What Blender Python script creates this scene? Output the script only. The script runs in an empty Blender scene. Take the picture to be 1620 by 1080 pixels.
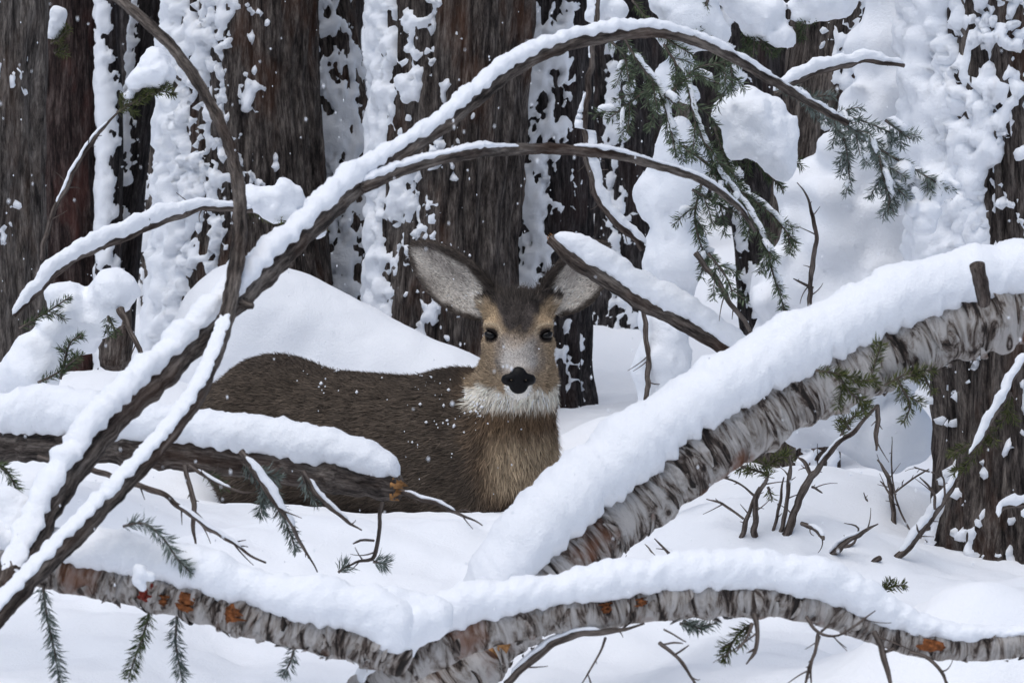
import bpy, math
import numpy as np

# ------------------------------------------------------------------ camera, sky, sun, exposure
scene = bpy.context.scene
PITCH = math.radians(5.0)
CAM = np.array([0.0, 0.0, 1.27])
F = 6480.0                                   # focal length in photo pixels (1620 wide)
cam_data = bpy.data.cameras.new("camera")
cam = bpy.data.objects.new("camera", cam_data)
scene.collection.objects.link(cam)
cam.location = CAM
cam.rotation_euler = (math.pi / 2 - PITCH, 0, 0)
cam_data.sensor_width = 36.0
cam_data.lens = F * 36.0 / 1620.0
cam_data.clip_start = 0.1
cam_data.clip_end = 1000.0
cam_data.dof.use_dof = True
cam_data.dof.focus_distance = 9.7
cam_data.dof.aperture_fstop = 18.0
scene.camera = cam

SUN_EL, SUN_AZ = math.radians(70), math.radians(215)      # soft light, high, behind the camera on the left
world = bpy.data.worlds.new("World"); scene.world = world
world.use_nodes = True
wn = world.node_tree
sky = wn.nodes.new("ShaderNodeTexSky"); sky.sky_type = 'NISHITA'
sky.sun_disc = False
sky.sun_elevation = SUN_EL; sky.sun_rotation = SUN_AZ
sky.dust_density = 1.5; sky.air_density = 1.0; sky.ozone_density = 1.0
bgn = wn.nodes["Background"]
wn.links.new(sky.outputs[0], bgn.inputs[0]); bgn.inputs[1].default_value = 0.075
sd = bpy.data.lights.new("sun", 'SUN'); sd.energy = 1.5; sd.angle = math.radians(60); sd.color = (1, .985, .955)
sun = bpy.data.objects.new("sun", sd); scene.collection.objects.link(sun)
sun.rotation_euler = (math.pi / 2 - SUN_EL, 0, math.pi - SUN_AZ)
sun.location = (0, 0, 20)
scene.view_settings.view_transform = 'Standard'
scene.view_settings.look = 'None'
scene.view_settings.exposure = 0.52
scene.view_settings.gamma = 1.0
scene.view_settings.use_curve_mapping = False
scene.cycles.max_bounces = 8

# ------------------------------------------------------------------ helpers
rng = np.random.default_rng(11)
cP, sP = math.cos(PITCH), math.sin(PITCH)
FWD = np.array([0, cP, -sP]); UPV = np.array([0, sP, cP]); RGT = np.array([1.0, 0, 0])

def P(px, py, d):
    """where a place in the photo stands when it is d metres away"""
    return CAM + d * (FWD + RGT * ((px - 810) / F) + UPV * ((540 - py) / F))

def lin(r, g, b):
    c = np.array([r, g, b]) / 255.0
    return np.where(c <= .04045, c / 12.92, ((c + .055) / 1.055) ** 2.4)

def _h(ix, iy, iz, seed):
    n = (ix.astype(np.uint32) * np.uint32(374761393) + iy.astype(np.uint32) * np.uint32(668265263)
         + iz.astype(np.uint32) * np.uint32(2147483647 - 5) + np.uint32((seed * 974711 + 12345) & 0xffffffff))
    n = (n ^ (n >> np.uint32(13))) * np.uint32(1274126177)
    n = (n ^ (n >> np.uint32(16))) * np.uint32(2246822519)
    return n ^ (n >> np.uint32(15))

def noise(x, y, z, seed=0):
    x, y, z = np.broadcast_arrays(np.asarray(x, float), np.asarray(y, float), np.asarray(z, float))
    fx, fy, fz = np.floor(x), np.floor(y), np.floor(z)
    ix, iy, iz = fx.astype(np.int64), fy.astype(np.int64), fz.astype(np.int64)
    x, y, z = x - fx, y - fy, z - fz
    u, v, w = [t * t * t * (t * (t * 6 - 15) + 10) for t in (x, y, z)]
    def g(dx, dy, dz):
        h = _h(ix + dx, iy + dy, iz + dz, seed)
        gx = (h & np.uint32(1023)).astype(float) / 511.5 - 1
        gy = ((h >> np.uint32(10)) & np.uint32(1023)).astype(float) / 511.5 - 1
        gz = ((h >> np.uint32(20)) & np.uint32(1023)).astype(float) / 511.5 - 1
        return gx * (x - dx) + gy * (y - dy) + gz * (z - dz)
    def lp(a, b, t): return a + (b - a) * t
    a = lp(lp(g(0, 0, 0), g(1, 0, 0), u), lp(g(0, 1, 0), g(1, 1, 0), u), v)
    b = lp(lp(g(0, 0, 1), g(1, 0, 1), u), lp(g(0, 1, 1), g(1, 1, 1), u), v)
    return lp(a, b, w) * 1.5

def fbm(p, f, octv=3, seed=0, gain=.5):
    p = np.asarray(p, float); s = 0; a = 1.0
    for o in range(octv):
        s = s + a * noise(p[..., 0] * f, p[..., 1] * f, p[..., 2] * f, seed + o * 17)
        f *= 2.03; a *= gain
    return s

def smooth(e0, e1, x):
    t = np.clip((x - e0) / (e1 - e0), 0, 1)
    return t * t * (3 - 2 * t)

def mesh_obj(name, V, Fc, mat=None, parent=None, shade=True, attrs=None, kind=None):
    V = np.asarray(V, np.float32); Fc = np.asarray(Fc, np.int32)
    me = bpy.data.meshes.new(name)
    n, k = Fc.shape
    me.vertices.add(len(V)); me.vertices.foreach_set("co", V.ravel())
    me.loops.add(n * k); me.loops.foreach_set("vertex_index", Fc.ravel())
    me.polygons.add(n)
    me.polygons.foreach_set("loop_start", np.arange(0, n * k, k, dtype=np.int32))
    if shade: me.polygons.foreach_set("use_smooth", np.ones(n, bool))
    me.update(calc_edges=True)
    for an, arr in (attrs or {}).items():
        if an == 'col':
            at = me.attributes.new('col', 'FLOAT_COLOR', 'POINT')
            c4 = np.ones((len(V), 4), np.float32); c4[:, :3] = arr
            at.data.foreach_set('color', c4.ravel())
        else:
            at = me.attributes.new(an, 'FLOAT_VECTOR', 'POINT')
            at.data.foreach_set('vector', np.asarray(arr, np.float32).ravel())
    if mat: me.materials.append(mat)
    o = bpy.data.objects.new(name, me); scene.collection.objects.link(o)
    if parent is not None: set_parent(o, parent)
    if kind: o['kind'] = kind
    return o

def set_parent(o, parent):
    o.parent = parent
    m = parent_world(parent)
    o.matrix_parent_inverse = m.inverted()

def parent_world(p):
    from mathutils import Matrix
    m = Matrix.Translation(p.location)
    if p.parent is not None: return parent_world(p.parent) @ p.matrix_parent_inverse @ m if False else m
    return m

def empty(name, loc, label, cat, group=None):
    o = bpy.data.objects.new(name, None); scene.collection.objects.link(o)
    o.location = loc; o.empty_display_size = .05
    tag(o, label, cat, group)
    return o

def tag(o, label, cat, group=None):
    o['label'] = label; o['category'] = cat
    if group: o['group'] = group
    return o

def resample(ctrl, step):
    """Catmull-Rom through control rows, resampled at even spacing; first 3 columns are position"""
    c = np.asarray(ctrl, float)
    if len(c) == 2: c = np.vstack([c[0], c.mean(0), c[1]])
    e = np.vstack([2 * c[0] - c[1], c, 2 * c[-1] - c[-2]])
    out = []
    for i in range(len(c) - 1):
        p0, p1, p2, p3 = e[i:i + 4]
        t = np.linspace(0, 1, 24, endpoint=False)[:, None]
        out.append(.5 * ((2 * p1) + (-p0 + p2) * t + (2 * p0 - 5 * p1 + 4 * p2 - p3) * t ** 2 + (-p0 + 3 * p1 - 3 * p2 + p3) * t ** 3))
    out = np.vstack(out + [c[-1:]])
    s = np.r_[0, np.cumsum(np.linalg.norm(np.diff(out[:, :3], axis=0), axis=1))]
    n = max(4, int(s[-1] / step) + 1)
    q = np.linspace(0, s[-1], n)
    return np.stack([np.interp(q, s, out[:, k]) for k in range(out.shape[1])], 1), q

def tangents(p):
    t = np.gradient(p, axis=0)
    return t / np.linalg.norm(t, axis=1, keepdims=True)

def pframes(p, ref):
    t = tangents(p); S = np.zeros_like(p)
    s = np.asarray(ref, float)
    for i in range(len(p)):
        s = s - t[i] * s.dot(t[i]); s = s / np.linalg.norm(s); S[i] = s
    return t, S, np.cross(t, S)

def grid_faces(n, m, closed=True):
    i = np.arange(n - 1)[:, None]; j = np.arange(m if closed else m - 1)[None, :]
    j2 = (j + 1) % m
    return np.stack([i * m + j, i * m + j2, (i + 1) * m + j2, (i + 1) * m + j], -1).reshape(-1, 4)

def tube(path, rad, seg, disp=None, ref=(1, 0, 0), s=None):
    t, S, B = pframes(path, ref)
    th = np.linspace(0, 2 * np.pi, seg, endpoint=False)
    if s is None: s = np.r_[0, np.cumsum(np.linalg.norm(np.diff(path, axis=0), axis=1))]
    r = np.broadcast_to(rad[:, None], (len(path), seg)).copy()
    sv = np.stack([np.broadcast_to(s[:, None], r.shape), r * np.cos(th), r * np.sin(th)], -1)
    if disp is not None: r = r + disp(sv)
    V = path[:, None] + S[:, None] * (r * np.cos(th))[..., None] + B[:, None] * (r * np.sin(th))[..., None]
    return V.reshape(-1, 3), grid_faces(len(path), seg), sv.reshape(-1, 3)

def close_ends(path, rad):
    """taper a tube shut at both ends"""
    p = np.vstack([path[:1], path[:1], path, path[-1:], path[-1:]])
    t = tangents(path)
    p[0] -= t[0] * rad[0] * .3; p[1] -= t[0] * rad[0] * .22; p[-2] += t[-1] * rad[-1] * .22; p[-1] += t[-1] * rad[-1] * .3
    r = np.r_[rad[0] * .02, rad[0] * .6, rad, rad[-1] * .6, rad[-1] * .02]
    return p, r

# ---- signed distance pieces and a surface-net mesher, for snow lumps and the deer
def sd_ell(p, c, r, R=None):
    q = p - np.asarray(c)
    if R is not None: q = q @ np.asarray(R).T
    r = np.asarray(r, float)
    k0 = np.linalg.norm(q / r, axis=-1); k1 = np.linalg.norm(q / r ** 2, axis=-1)
    return k0 * (k0 - 1) / np.maximum(k1, 1e-9)

def sd_cone(p, a, b, ra, rb):
    a, b = np.asarray(a, float), np.asarray(b, float)
    ab = b - a
    t = np.clip((p - a) @ ab / ab.dot(ab), 0, 1)
    return np.linalg.norm(p - a - t[..., None] * ab, axis=-1) - (ra + (rb - ra) * t)

def smin(a, b, k):
    h = np.clip(.5 + .5 * (b - a) / k, 0, 1)
    return b + (a - b) * h - k * h * (1 - h)

def surface_net(f, org, h):
    n = f.shape; ins = f < 0
    acc = np.zeros(tuple(k - 1 for k in n) + (3,)); cnt = np.zeros(tuple(k - 1 for k in n))
    sl = lambda o, d: tuple(slice(o[i], n[i] - 1 + o[i]) for i in range(3))
    import itertools
    for ax in range(3):
        oth = [i for i in range(3) if i != ax]
        for a, b in itertools.product((0, 1), (0, 1)):
            o0 = [0, 0, 0]; o0[oth[0]] = a; o0[oth[1]] = b
            o1 = list(o0); o1[ax] = 1
            f0, f1 = f[sl(o0, 0)], f[sl(o1, 0)]
            x = ins[sl(o0, 0)] != ins[sl(o1, 0)]
            t = np.where(x, f0 / np.where(f0 == f1, 1, f0 - f1), 0)
            for i in range(3):
                acc[..., i] += np.where(x, o0[i] + (t if i == ax else 0), 0)
            cnt += x
    act = cnt > 0
    idx = -np.ones(act.shape, np.int64); idx[act] = np.arange(act.sum())
    ijk = np.argwhere(act)
    V = (ijk + acc[act] / cnt[act][:, None]) * h + org
    quads = []
    for ax in range(3):
        oth = [i for i in range(3) if i != ax]
        if ax == 1: oth = oth[::-1]
        s0 = [slice(None)] * 3; s1 = [slice(None)] * 3
        s0[ax] = slice(0, n[ax] - 1); s1[ax] = slice(1, n[ax])
        x = ins[tuple(s0)] != ins[tuple(s1)]
        e = np.argwhere(x)
        ok = np.all((e[:, oth] >= 1), 1) & np.all(e[:, oth] < np.array([n[i] - 1 for i in oth]), 1)
        e = e[ok]
        if not len(e): continue
        def at(da, db):
            q = e.copy(); q[:, oth[0]] -= da; q[:, oth[1]] -= db
            return idx[q[:, 0], q[:, 1], q[:, 2]]
        q = np.stack([at(1, 1), at(0, 1), at(0, 0), at(1, 0)], 1)
        flip = ~ins[e[:, 0], e[:, 1], e[:, 2]]
        q[flip] = q[flip][:, ::-1]
        quads.append(q)
    return V, np.vstack(quads)

def grid_pts(lo, hi, h):
    ax = [np.arange(lo[i], hi[i] + h, h) for i in range(3)]
    return np.stack(np.meshgrid(*ax, indexing='ij'), -1)

# ------------------------------------------------------------------ materials
def new_mat(name):
    m = bpy.data.materials.new(name); m.use_nodes = True
    nt = m.node_tree
    return m, nt, nt.nodes["Principled BSDF"]

def N(nt, t, **kw):
    n = nt.nodes.new(t)
    for k, v in kw.items(): setattr(n, k, v)
    return n

def ramp(nt, fac, stops):
    r = N(nt, "ShaderNodeValToRGB")
    el = r.color_ramp.elements
    while len(el) < len(stops): el.new(.5)
    for e, (p, c) in zip(el, stops):
        e.position = p; e.color = (*c, 1)
    nt.links.new(fac, r.inputs[0]); return r.outputs[0]

def tex_noise(nt, vec, scale, detail=5, rough=.6, stretch=None):
    if stretch is not None:
        mp = N(nt, "ShaderNodeMapping"); mp.inputs['Scale'].default_value = stretch
        nt.links.new(vec, mp.inputs['Vector']); vec = mp.outputs[0]
    t = N(nt, "ShaderNodeTexNoise"); t.inputs['Scale'].default_value = scale
    t.inputs['Detail'].default_value = detail; t.inputs['Roughness'].default_value = rough
    nt.links.new(vec, t.inputs['Vector']); return t.outputs['Fac']

def bump(nt, bsdf, h, strength, dist):
    b = N(nt, "ShaderNodeBump"); b.inputs['Strength'].default_value = strength; b.inputs['Distance'].default_value = dist
    nt.links.new(h, b.inputs['Height']); nt.links.new(b.outputs[0], bsdf.inputs['Normal'])

def snow_material():
    m, nt, b = new_mat("snow")
    tc = N(nt, "ShaderNodeTexCoord").outputs['Object']
    n1 = tex_noise(nt, tc, 160, 4, .7); n2 = tex_noise(nt, tc, 22, 5, .6)
    add = N(nt, "ShaderNodeMath", operation='ADD'); nt.links.new(n1, add.inputs[0]); nt.links.new(n2, add.inputs[1])
    bump(nt, b, add.outputs[0], .35, .012)
    b.inputs['Base Color'].default_value = (.87, .885, .92, 1)
    b.inputs['Roughness'].default_value = .85
    b.inputs['Specular IOR Level'].default_value = .2
    return m

def bark_material(name, dark, mid, light, tint, tint_amt=.4):
    m, nt, b = new_mat(name)
    at = N(nt, "ShaderNodeAttribute", attribute_name='sv').outputs['Vector']
    n = tex_noise(nt, at, 60, 8, .75, (.14, 1, 1))
    c = ramp(nt, n, [(.38, dark), (.5, mid), (.64, light)])
    nf = tex_noise(nt, at, 210, 5, .7, (.13, 1, 1))
    cf = ramp(nt, nf, [(.36, (.45, .45, .45)), (.62, (1.35, 1.33, 1.3))])
    mf = N(nt, "ShaderNodeMix", data_type='RGBA'); mf.blend_type = 'MULTIPLY'; mf.inputs[0].default_value = 1.0
    nt.links.new(c, mf.inputs[6]); nt.links.new(cf, mf.inputs[7]); c = mf.outputs[2]
    n2 = tex_noise(nt, at, 9, 4, .6, (.35, 1, 1))
    f2 = ramp(nt, n2, [(.52, (0, 0, 0)), (.68, (tint_amt,) * 3)])
    mx = N(nt, "ShaderNodeMix", data_type='RGBA'); nt.links.new(f2, mx.inputs[0]); nt.links.new(c, mx.inputs[6])
    mx.inputs[7].default_value = (*tint, 1)
    nt.links.new(mx.outputs[2], b.inputs['Base Color'])
    n3 = tex_noise(nt, at, 110, 6, .75, (.22, 1, 1))
    bump(nt, b, n3, 1.0, .02)
    b.inputs['Roughness'].default_value = .9; b.inputs['Specular IOR Level'].default_value = .15
    return m

def birch_material(name, k=1.0):
    m, nt, b = new_mat(name)
    at = N(nt, "ShaderNodeAttribute", attribute_name='sv').outputs['Vector']
    n = tex_noise(nt, at, 24, 7, .68, (1.6, .5, .5))
    [q for q in nt.nodes if q.type == 'TEX_NOISE'][-1].inputs['Distortion'].default_value = .9         # bands that run round the stem
    c = ramp(nt, n, [(.39, (.030 * k, .024 * k, .021 * k)), (.44, (.12 * k, .09 * k, .075 * k)),
                     (.485, (.36 * k, .315 * k, .28 * k)), (.58, (.64 * k, .60 * k, .57 * k))])
    n2 = tex_noise(nt, at, 7, 4, .6, (1, .8, .8))
    f2 = ramp(nt, n2, [(.60, (0, 0, 0)), (.70, (.75,) * 3)])
    mx = N(nt, "ShaderNodeMix", data_type='RGBA'); nt.links.new(f2, mx.inputs[0]); nt.links.new(c, mx.inputs[6])
    mx.inputs[7].default_value = (.22, .085, .04, 1)
    nt.links.new(mx.outputs[2], b.inputs['Base Color'])
    n3 = tex_noise(nt, at, 70, 6, .7, (1.5, .4, .4))
    bump(nt, b, n3, 1.0, .02)
    b.inputs['Roughness'].default_value = .8; b.inputs['Specular IOR Level'].default_value = .2
    return m

def attr_material(name, rough=.8, spec=.2, trans=0.0):
    m, nt, b = new_mat(name)
    a = N(nt, "ShaderNodeAttribute", attribute_name='col').outputs['Color']
    nt.links.new(a, b.inputs['Base Color'])
    b.inputs['Roughness'].default_value = rough; b.inputs['Specular IOR Level'].default_value = spec
    return m

def plain(name, col, rough, spec=.5, var=.3, scale=40, coat=0):
    m, nt, b = new_mat(name)
    tc = N(nt, "ShaderNodeTexCoord").outputs['Object']
    n = tex_noise(nt, tc, scale, 5, .65)
    c = ramp(nt, n, [(.3, tuple(np.array(col) * (1 - var))), (.7, tuple(np.minimum(np.array(col) * (1 + var), 1)))])
    nt.links.new(c, b.inputs['Base Color'])
    b.inputs['Roughness'].default_value = rough; b.inputs['Specular IOR Level'].default_value = spec
    b.inputs['Coat Weight'].default_value = coat
    return m

SNOW = snow_material()
BARK = bark_material("conifer_bark", (.02, .016, .015), (.095, .078, .07), (.25, .215, .19), (.17, .075, .04))
BARK_RED = bark_material("red_conifer_bark", (.016, .011, .011), (.06, .04, .037), (.15, .115, .105), (.13, .045, .035), .6)
BARK_GREY = bark_material("grey_conifer_bark", (.035, .03, .028), (.14, .12, .108), (.30, .265, .24), (.12, .07, .045))
BARK_FAR = bark_material("dark_conifer_bark", (.012, .011, .012), (.045, .038, .038), (.11, .10, .10), (.06, .03, .025))
BIRCH = birch_material("birch_bark")
BIRCH_DARK = birch_material("dark_birch_bark", .45)
LIMB = bark_material("limb_bark", (.024, .02, .018), (.12, .098, .086), (.30, .26, .23), (.12, .055, .03), .35)
TWIG = bark_material("twig_bark", (.045, .034, .03), (.13, .102, .088), (.26, .22, .195), (.08, .04, .03), .3)
WOOD = plain("broken_wood", (.34, .17, .065), .8, .2, .6, 90)
NEEDLE = attr_material("needles", .65, .25)
FUR = attr_material("deer_fur", .75, .15)
HIDE = attr_material("deer_hide", .9, .1)
EYE = plain("eye", (.006, .005, .005), .12, .22, .1)
NOSE = plain("nose_skin", (.006, .0055, .006), .5, .12, .4, 160)

# ------------------------------------------------------------------ ground
def axis_lines(lo_f, hi_f, step, lo, hi):
    a = list(np.arange(lo_f, hi_f, step)); x, s = a[-1], step
    while x < hi: s *= 1.22; x += s; a.append(x)
    x, s = lo_f, step; pre = []
    while x > lo: s *= 1.22; x -= s; pre.append(x)
    return np.array(pre[::-1] + a)

mounds = []     # (x, y, sx, sy, height)
def mound(px, py, d, sx, sy):
    p = P(px, py, d); mounds.append((p[0], p[1], sx, sy, p[2]))
mound(1580, 905, 7.15, .30, .22)
mound(1180, 800, 8.9, .30, .30)
mound(1320, 720, 9.6, .35, .3)
mound(960, 655, 10.75, .22, .25)
mound(1000, 860, 8.1, .16, .15)
mound(150, 590, 11.0, .5, .45)
mound(420, 850, 8.6, .4, .3)
mound(760, 835, 8.9, .35, .28)
mound(60, 760, 9.3, .35, .4)

def ground_z(x, y):
    p = np.stack([x, y, np.zeros_like(x)], -1)
    z = .05 * fbm(p, .9, 3, 3) + .012 * fbm(p, 5, 3, 9) + .0035 * fbm(p, 28, 2, 21) + .03 * smooth(9.6, 8.4, y) * fbm(p, 3.2, 3, 33)
    far = smooth(12.5, 22, y)
    z = z * (1 + far * 2) + .25 * smooth(12, 18, y)
    m = np.zeros_like(z)
    for (mx, my, sx, sy, h) in mounds:
        q = np.exp(-(((x - mx) / sx) ** 2 + ((y - my) / sy) ** 2))
        m = m + h * q
    near = smooth(7.3, 6.2, y)
    trench = -.05 * np.exp(-((x + .25) / .6) ** 2 - ((y - 10.2) / .3) ** 2)
    return z + m - .18 * near + trench

def ground_d(px, py):
    """how far away the snow surface is that the photo shows at a place"""
    d = np.arange(6.0, 16, .01); q = np.array([P(px, py, k) for k in d])
    hit = np.where(q[:, 2] < ground_z(q[:, 0], q[:, 1]))[0]
    return float(d[hit[0]]) if len(hit) else 12.0

gx = axis_lines(-2.0, 2.0, .017, -120, 120)
gy = axis_lines(6.4, 13.0, .019, -60, 160)
X, Y = np.meshgrid(gx, gy)
Z = ground_z(X, Y)
o = mesh_obj("snow_ground", np.stack([X, Y, Z], -1).reshape(-1, 3), grid_faces(len(gy), len(gx), False), SNOW)
o['kind'] = 'structure'

# ------------------------------------------------------------------ snow lumps
def lumps(name, spheres, d, parent, k=.03, amp=.012, freq=14, vox=.009, mat=None, seed=0, kind=None, amp2=.004):
    """one body of snow grown from many soft balls; spheres: (px, py, radius px[, depth offset])"""
    C = np.array([P(s[0], s[1], d + (s[3] if len(s) > 3 else 0)) for s in spheres])
    R = np.array([s[2] * d / F for s in spheres])
    pad = k + amp + .01
    lo = (C - R[:, None]).min(0) - pad; hi = (C + R[:, None]).max(0) + pad
    G = grid_pts(lo, hi, vox)
    f = None
    for c, r in zip(C, R):
        q = np.linalg.norm((G - c) * np.array([1, .95, 1.06]), axis=-1) - r
        f = q if f is None else smin(f, q, k)
    f = f + amp * fbm(G, freq, 3, seed) + amp2 * noise(G[..., 0] * 70, G[..., 1] * 70, G[..., 2] * 70, seed + 5)
    V, Q = surface_net(f, lo, vox)
    return mesh_obj(name, V, Q, mat or SNOW, parent, kind=kind)

def chain(pts, n, jit=.25):
    """balls strung along pixel points (px,py,r)"""
    c = np.asarray(pts, float); s = np.linspace(0, len(c) - 1, n)
    out = []
    for t in s:
        v = [np.interp(t, np.arange(len(c)), c[:, i]) for i in range(3)]
        out.append((v[0] + rng.normal() * v[2] * jit, v[1] + rng.normal() * v[2] * jit, v[2] * rng.uniform(.75, 1.1), rng.normal() * .02))
    return out

# ------------------------------------------------------------------ standing trees
def tree(label, d, top, base, mat, snow=(), fine=True, amp=.014, seed=0, flare=.25, name="conifer_tree", group=None, furrow=26, rough=False):
    """top / base: (px, py, width px)"""
    pt, pb = P(top[0], top[1], d), P(base[0], base[1], d)
    rt, rb = top[2] * d / F / 2, base[2] * d / F / 2
    gz = float(ground_z(np.array([pb[0]]), np.array([pb[1]]))[0])
    slope = (pt - pb) / (pt[2] - pb[2]); slope[1] *= .3
    z0 = min(gz, pb[2]) - .15; zt = pt[2]; z1 = CAM[2] + 3.2
    step = .011 if fine else (.08 if rough else .03)
    zs = np.r_[np.arange(z0, zt + .2, step), np.linspace(zt + .25, z1, 26)]
    path = pb + slope * (zs - pb[2])[:, None]
    u = (zs - pb[2]) / (pt[2] - pb[2])
    rad = rb + (rt - rb) * np.clip(u, -.2, 1) - .012 * np.clip(u - 1, 0, 9)
    rad = np.maximum(rad, rt * .55) * (1 + flare * np.exp(-np.maximum(zs - gz, 0) / .16))
    path[:, 0] += .012 * noise(zs * 1.3, seed, .5, seed); path[:, 1] += .012 * noise(zs * 1.3, seed + 9, .5, seed)
    seg = max(36, int(2 * np.pi * max(rt, rb) / (.0085 if fine else (.04 if rough else .022))))
    def disp(sv):
        a = noise(sv[..., 1] * furrow, sv[..., 2] * furrow, sv[..., 0] * 2.4, seed + 1)
        bb = noise(sv[..., 1] * furrow * 2.6, sv[..., 2] * furrow * 2.6, sv[..., 0] * 6, seed + 2)
        c = noise(sv[..., 1] * 6, sv[..., 2] * 6, sv[..., 0] * 2, seed + 3)
        return amp * (1.3 - 2.6 * np.abs(a)) + amp * .5 * bb + .06 * sv[..., 1:].std() * c
    V, Q, sv = tube(path, rad, seg, disp, s=zs)
    root = empty(name, (pb[0], pb[1], gz), label, "tree", group)
    mesh_obj("trunk", V, Q, mat, root, attrs={'sv': sv})
    # snow driven against the bark: its own crust with thickness and ragged edges
    vis = zs < zt + .5
    p2, r2, s2 = path[vis], rad[vis], zs[vis]
    for k, (ang, wid, bias, thick, *fade) in enumerate(snow):
        fade = fade or (0, 0)
        th = np.linspace(0, 2 * np.pi, seg, endpoint=False)
        dth = np.abs((th - math.radians(ang) + np.pi) % (2 * np.pi) - np.pi) / math.radians(wid)
        S, T = np.meshgrid(s2, th, indexing='ij')
        R2 = np.broadcast_to(r2[:, None], S.shape)
        q = np.stack([R2 * np.cos(T), R2 * np.sin(T), S * .75], -1)
        m = (1 - dth)[None] * 1.1 + bias - .12 + (.8 * fbm(q, 8, 2, seed + 31 + k) + .95 * fbm(q, 24, 2, seed + 51 + k) + .75 * fbm(q, 55, 2, seed + 61 + k) if fine else .8 * fbm(q, 8, 2, seed + 31 + k) + 1.15 * fbm(q, 24, 2, seed + 51 + k)) - fade[0] * smooth(fade[1] + .15, fade[1] - .1, S)
        m = np.minimum(m, 1.3)
        lumpy = 1 + .35 * fbm(q, 22, 2, seed + 71)
        tk = np.where(m > 0, thick * np.sqrt(np.maximum(m, 0) + 1e-6) * lumpy, m * .05)
        r = R2 + amp * .9 + tk - .004
        t_, A, B = pframes(p2, (1, 0, 0))
        V = p2[:, None] + A[:, None] * (r * np.cos(T))[..., None] + B[:, None] * (r * np.sin(T))[..., None]
        Q = grid_faces(len(p2), seg)
        keep = (m.ravel()[Q] > -.25).any(1)
        Q = Q[keep]
        if not len(Q): continue
        used = np.unique(Q); mp = -np.ones(V.shape[0] * V.shape[1], int); mp[used] = np.arange(len(used))
        mesh_obj("snow_crust", V.reshape(-1, 3)[used], mp[Q], SNOW, root)
    return root

tree("grey-brown trunk with flaky bark and a few snow specks beside the snowy sapling", 11.2, (4, 0, 132), (-4, 620, 140), BARK_GREY, [(250, 60, -1.25, .02)], seed=1)
tree("dark reddish trunk between grey-brown trunk and thin snow-streaked poles", 13.0, (106, 0, 84), (106, 560, 92), BARK_RED, [(200, 40, -1.15, .02)], seed=2)
tree("thin pole trunk with a broad snow stripe, beside dark reddish trunk", 12.9, (170, 0, 34), (174, 540, 38), BARK_FAR, [(240, 70, .1, .014)], seed=3, amp=.005)
tree("thin leaning trunk with snow down one flank behind green-needled snow tuft", 13.2, (243, 0, 44), (184, 520, 46), BARK_FAR, [(200, 60, -.02, .018)], seed=4, amp=.006)
tree("thin grey mottled trunk close beside the snow-plastered broad trunk", 14.6, (262, 0, 44), (238, 540, 50), BARK_GREY, [(230, 80, -.5, .014)], seed=5, amp=.006)
tree("broad furrowed brown trunk with thick lumpy snow down one side, behind snow mound", 12.3, (392, 0, 205), (385, 600, 255), BARK, [(186, 44, .35, .045), (250, 60, -1.05, .03)], seed=6, amp=.018)
tree("leaning trunk with flecked snow over its face, next to broad brown trunk", 12.7, (522, 0, 82), (572, 560, 150), BARK, [(262, 80, -.52, .018)], seed=7)
tree("massive dark brown trunk standing directly behind the deer's ear", 11.9, (720, 0, 232), (697, 620, 196), BARK, [(188, 46, .2, .03), (260, 30, -1.2, .02)], seed=8, amp=.017)
tree("dark trunk mottled with frozen snow, directly behind the deer's head", 12.4, (872, 0, 108), (868, 655, 112), BARK_FAR, [(228, 85, -.38, .018)], seed=9)
tree("slender dark trunk behind the snow-coated snag", 14.2, (982, 0, 74), (990, 520, 80), BARK_FAR, [(250, 40, -.5, .015)], seed=10)
tree("narrow dark trunk leaning behind the snowy fir boughs", 12.8, (1158, 0, 52), (1215, 600, 60), BARK_FAR, [(250, 50, -.5, .02)], seed=12)
tree("brown flaky-barked trunk partly buried behind snow-laden bush", 11.0, (1322, 0, 138), (1262, 640, 120), BARK, [(290, 40, -.55, .02)], seed=13)
tree("huge dark trunk with heavy snow plastered on its flank, beside snow-laden bush", 9.2, (1592, 0, 275), (1625, 880, 240), BARK, [(200, 40, .3, .045, 1.5, .5), (235, 45, -.55, .035, .9, .5), (280, 60, -1.1, .03, .4, .5)], seed=14, amp=.016)

# the stand farther back
far = [(30, 40), (80, 34), (135, 60), (205, 52), (285, 70), (318, 36), (455, 60), (505, 44), (588, 26), (655, 70), (788, 50), (838, 40), (935, 62), (1030, 46), (1075, 60), (1120, 34), (1190, 60), (1240, 40),
       (1285, 56), (1400, 60), (1450, 42), (1530, 60), (60, 50), (560, 40), (955, 44), (1345, 40)]
edges = [(4, "grey-brown trunk"), (112, "reddish trunk"), (250, "thin leaning trunks"), (392, "broad brown trunk"), (530, "snow-flecked leaning trunk"), (720, "massive trunk behind the deer"),
         (870, "snow-mottled trunk"), (985, "slender dark trunk"), (1160, "narrow leaning trunk"), (1320, "flaky-barked trunk"), (1592, "huge dark trunk")]
for i, (px, w) in enumerate(far):
    d = 16.5 + (i * 2.7) % 7
    k = sum(px > e for e, _ in edges)
    where = "between the " + edges[k - 1][1] + " and the " + edges[k][1] if 0 < k < len(edges) else "beyond the " + edges[min(k, len(edges) - 1)][1]
    tree("far dark trunk seen " + where, d, (px + rng.normal() * 10, 0, w * 1.5), (px + rng.normal() * 8, 470, w * 1.6), BARK_FAR,
         [(205, 60, -.75, .012)], fine=False, amp=.007, seed=40 + i, group="trunks of the stand farther back")

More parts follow.
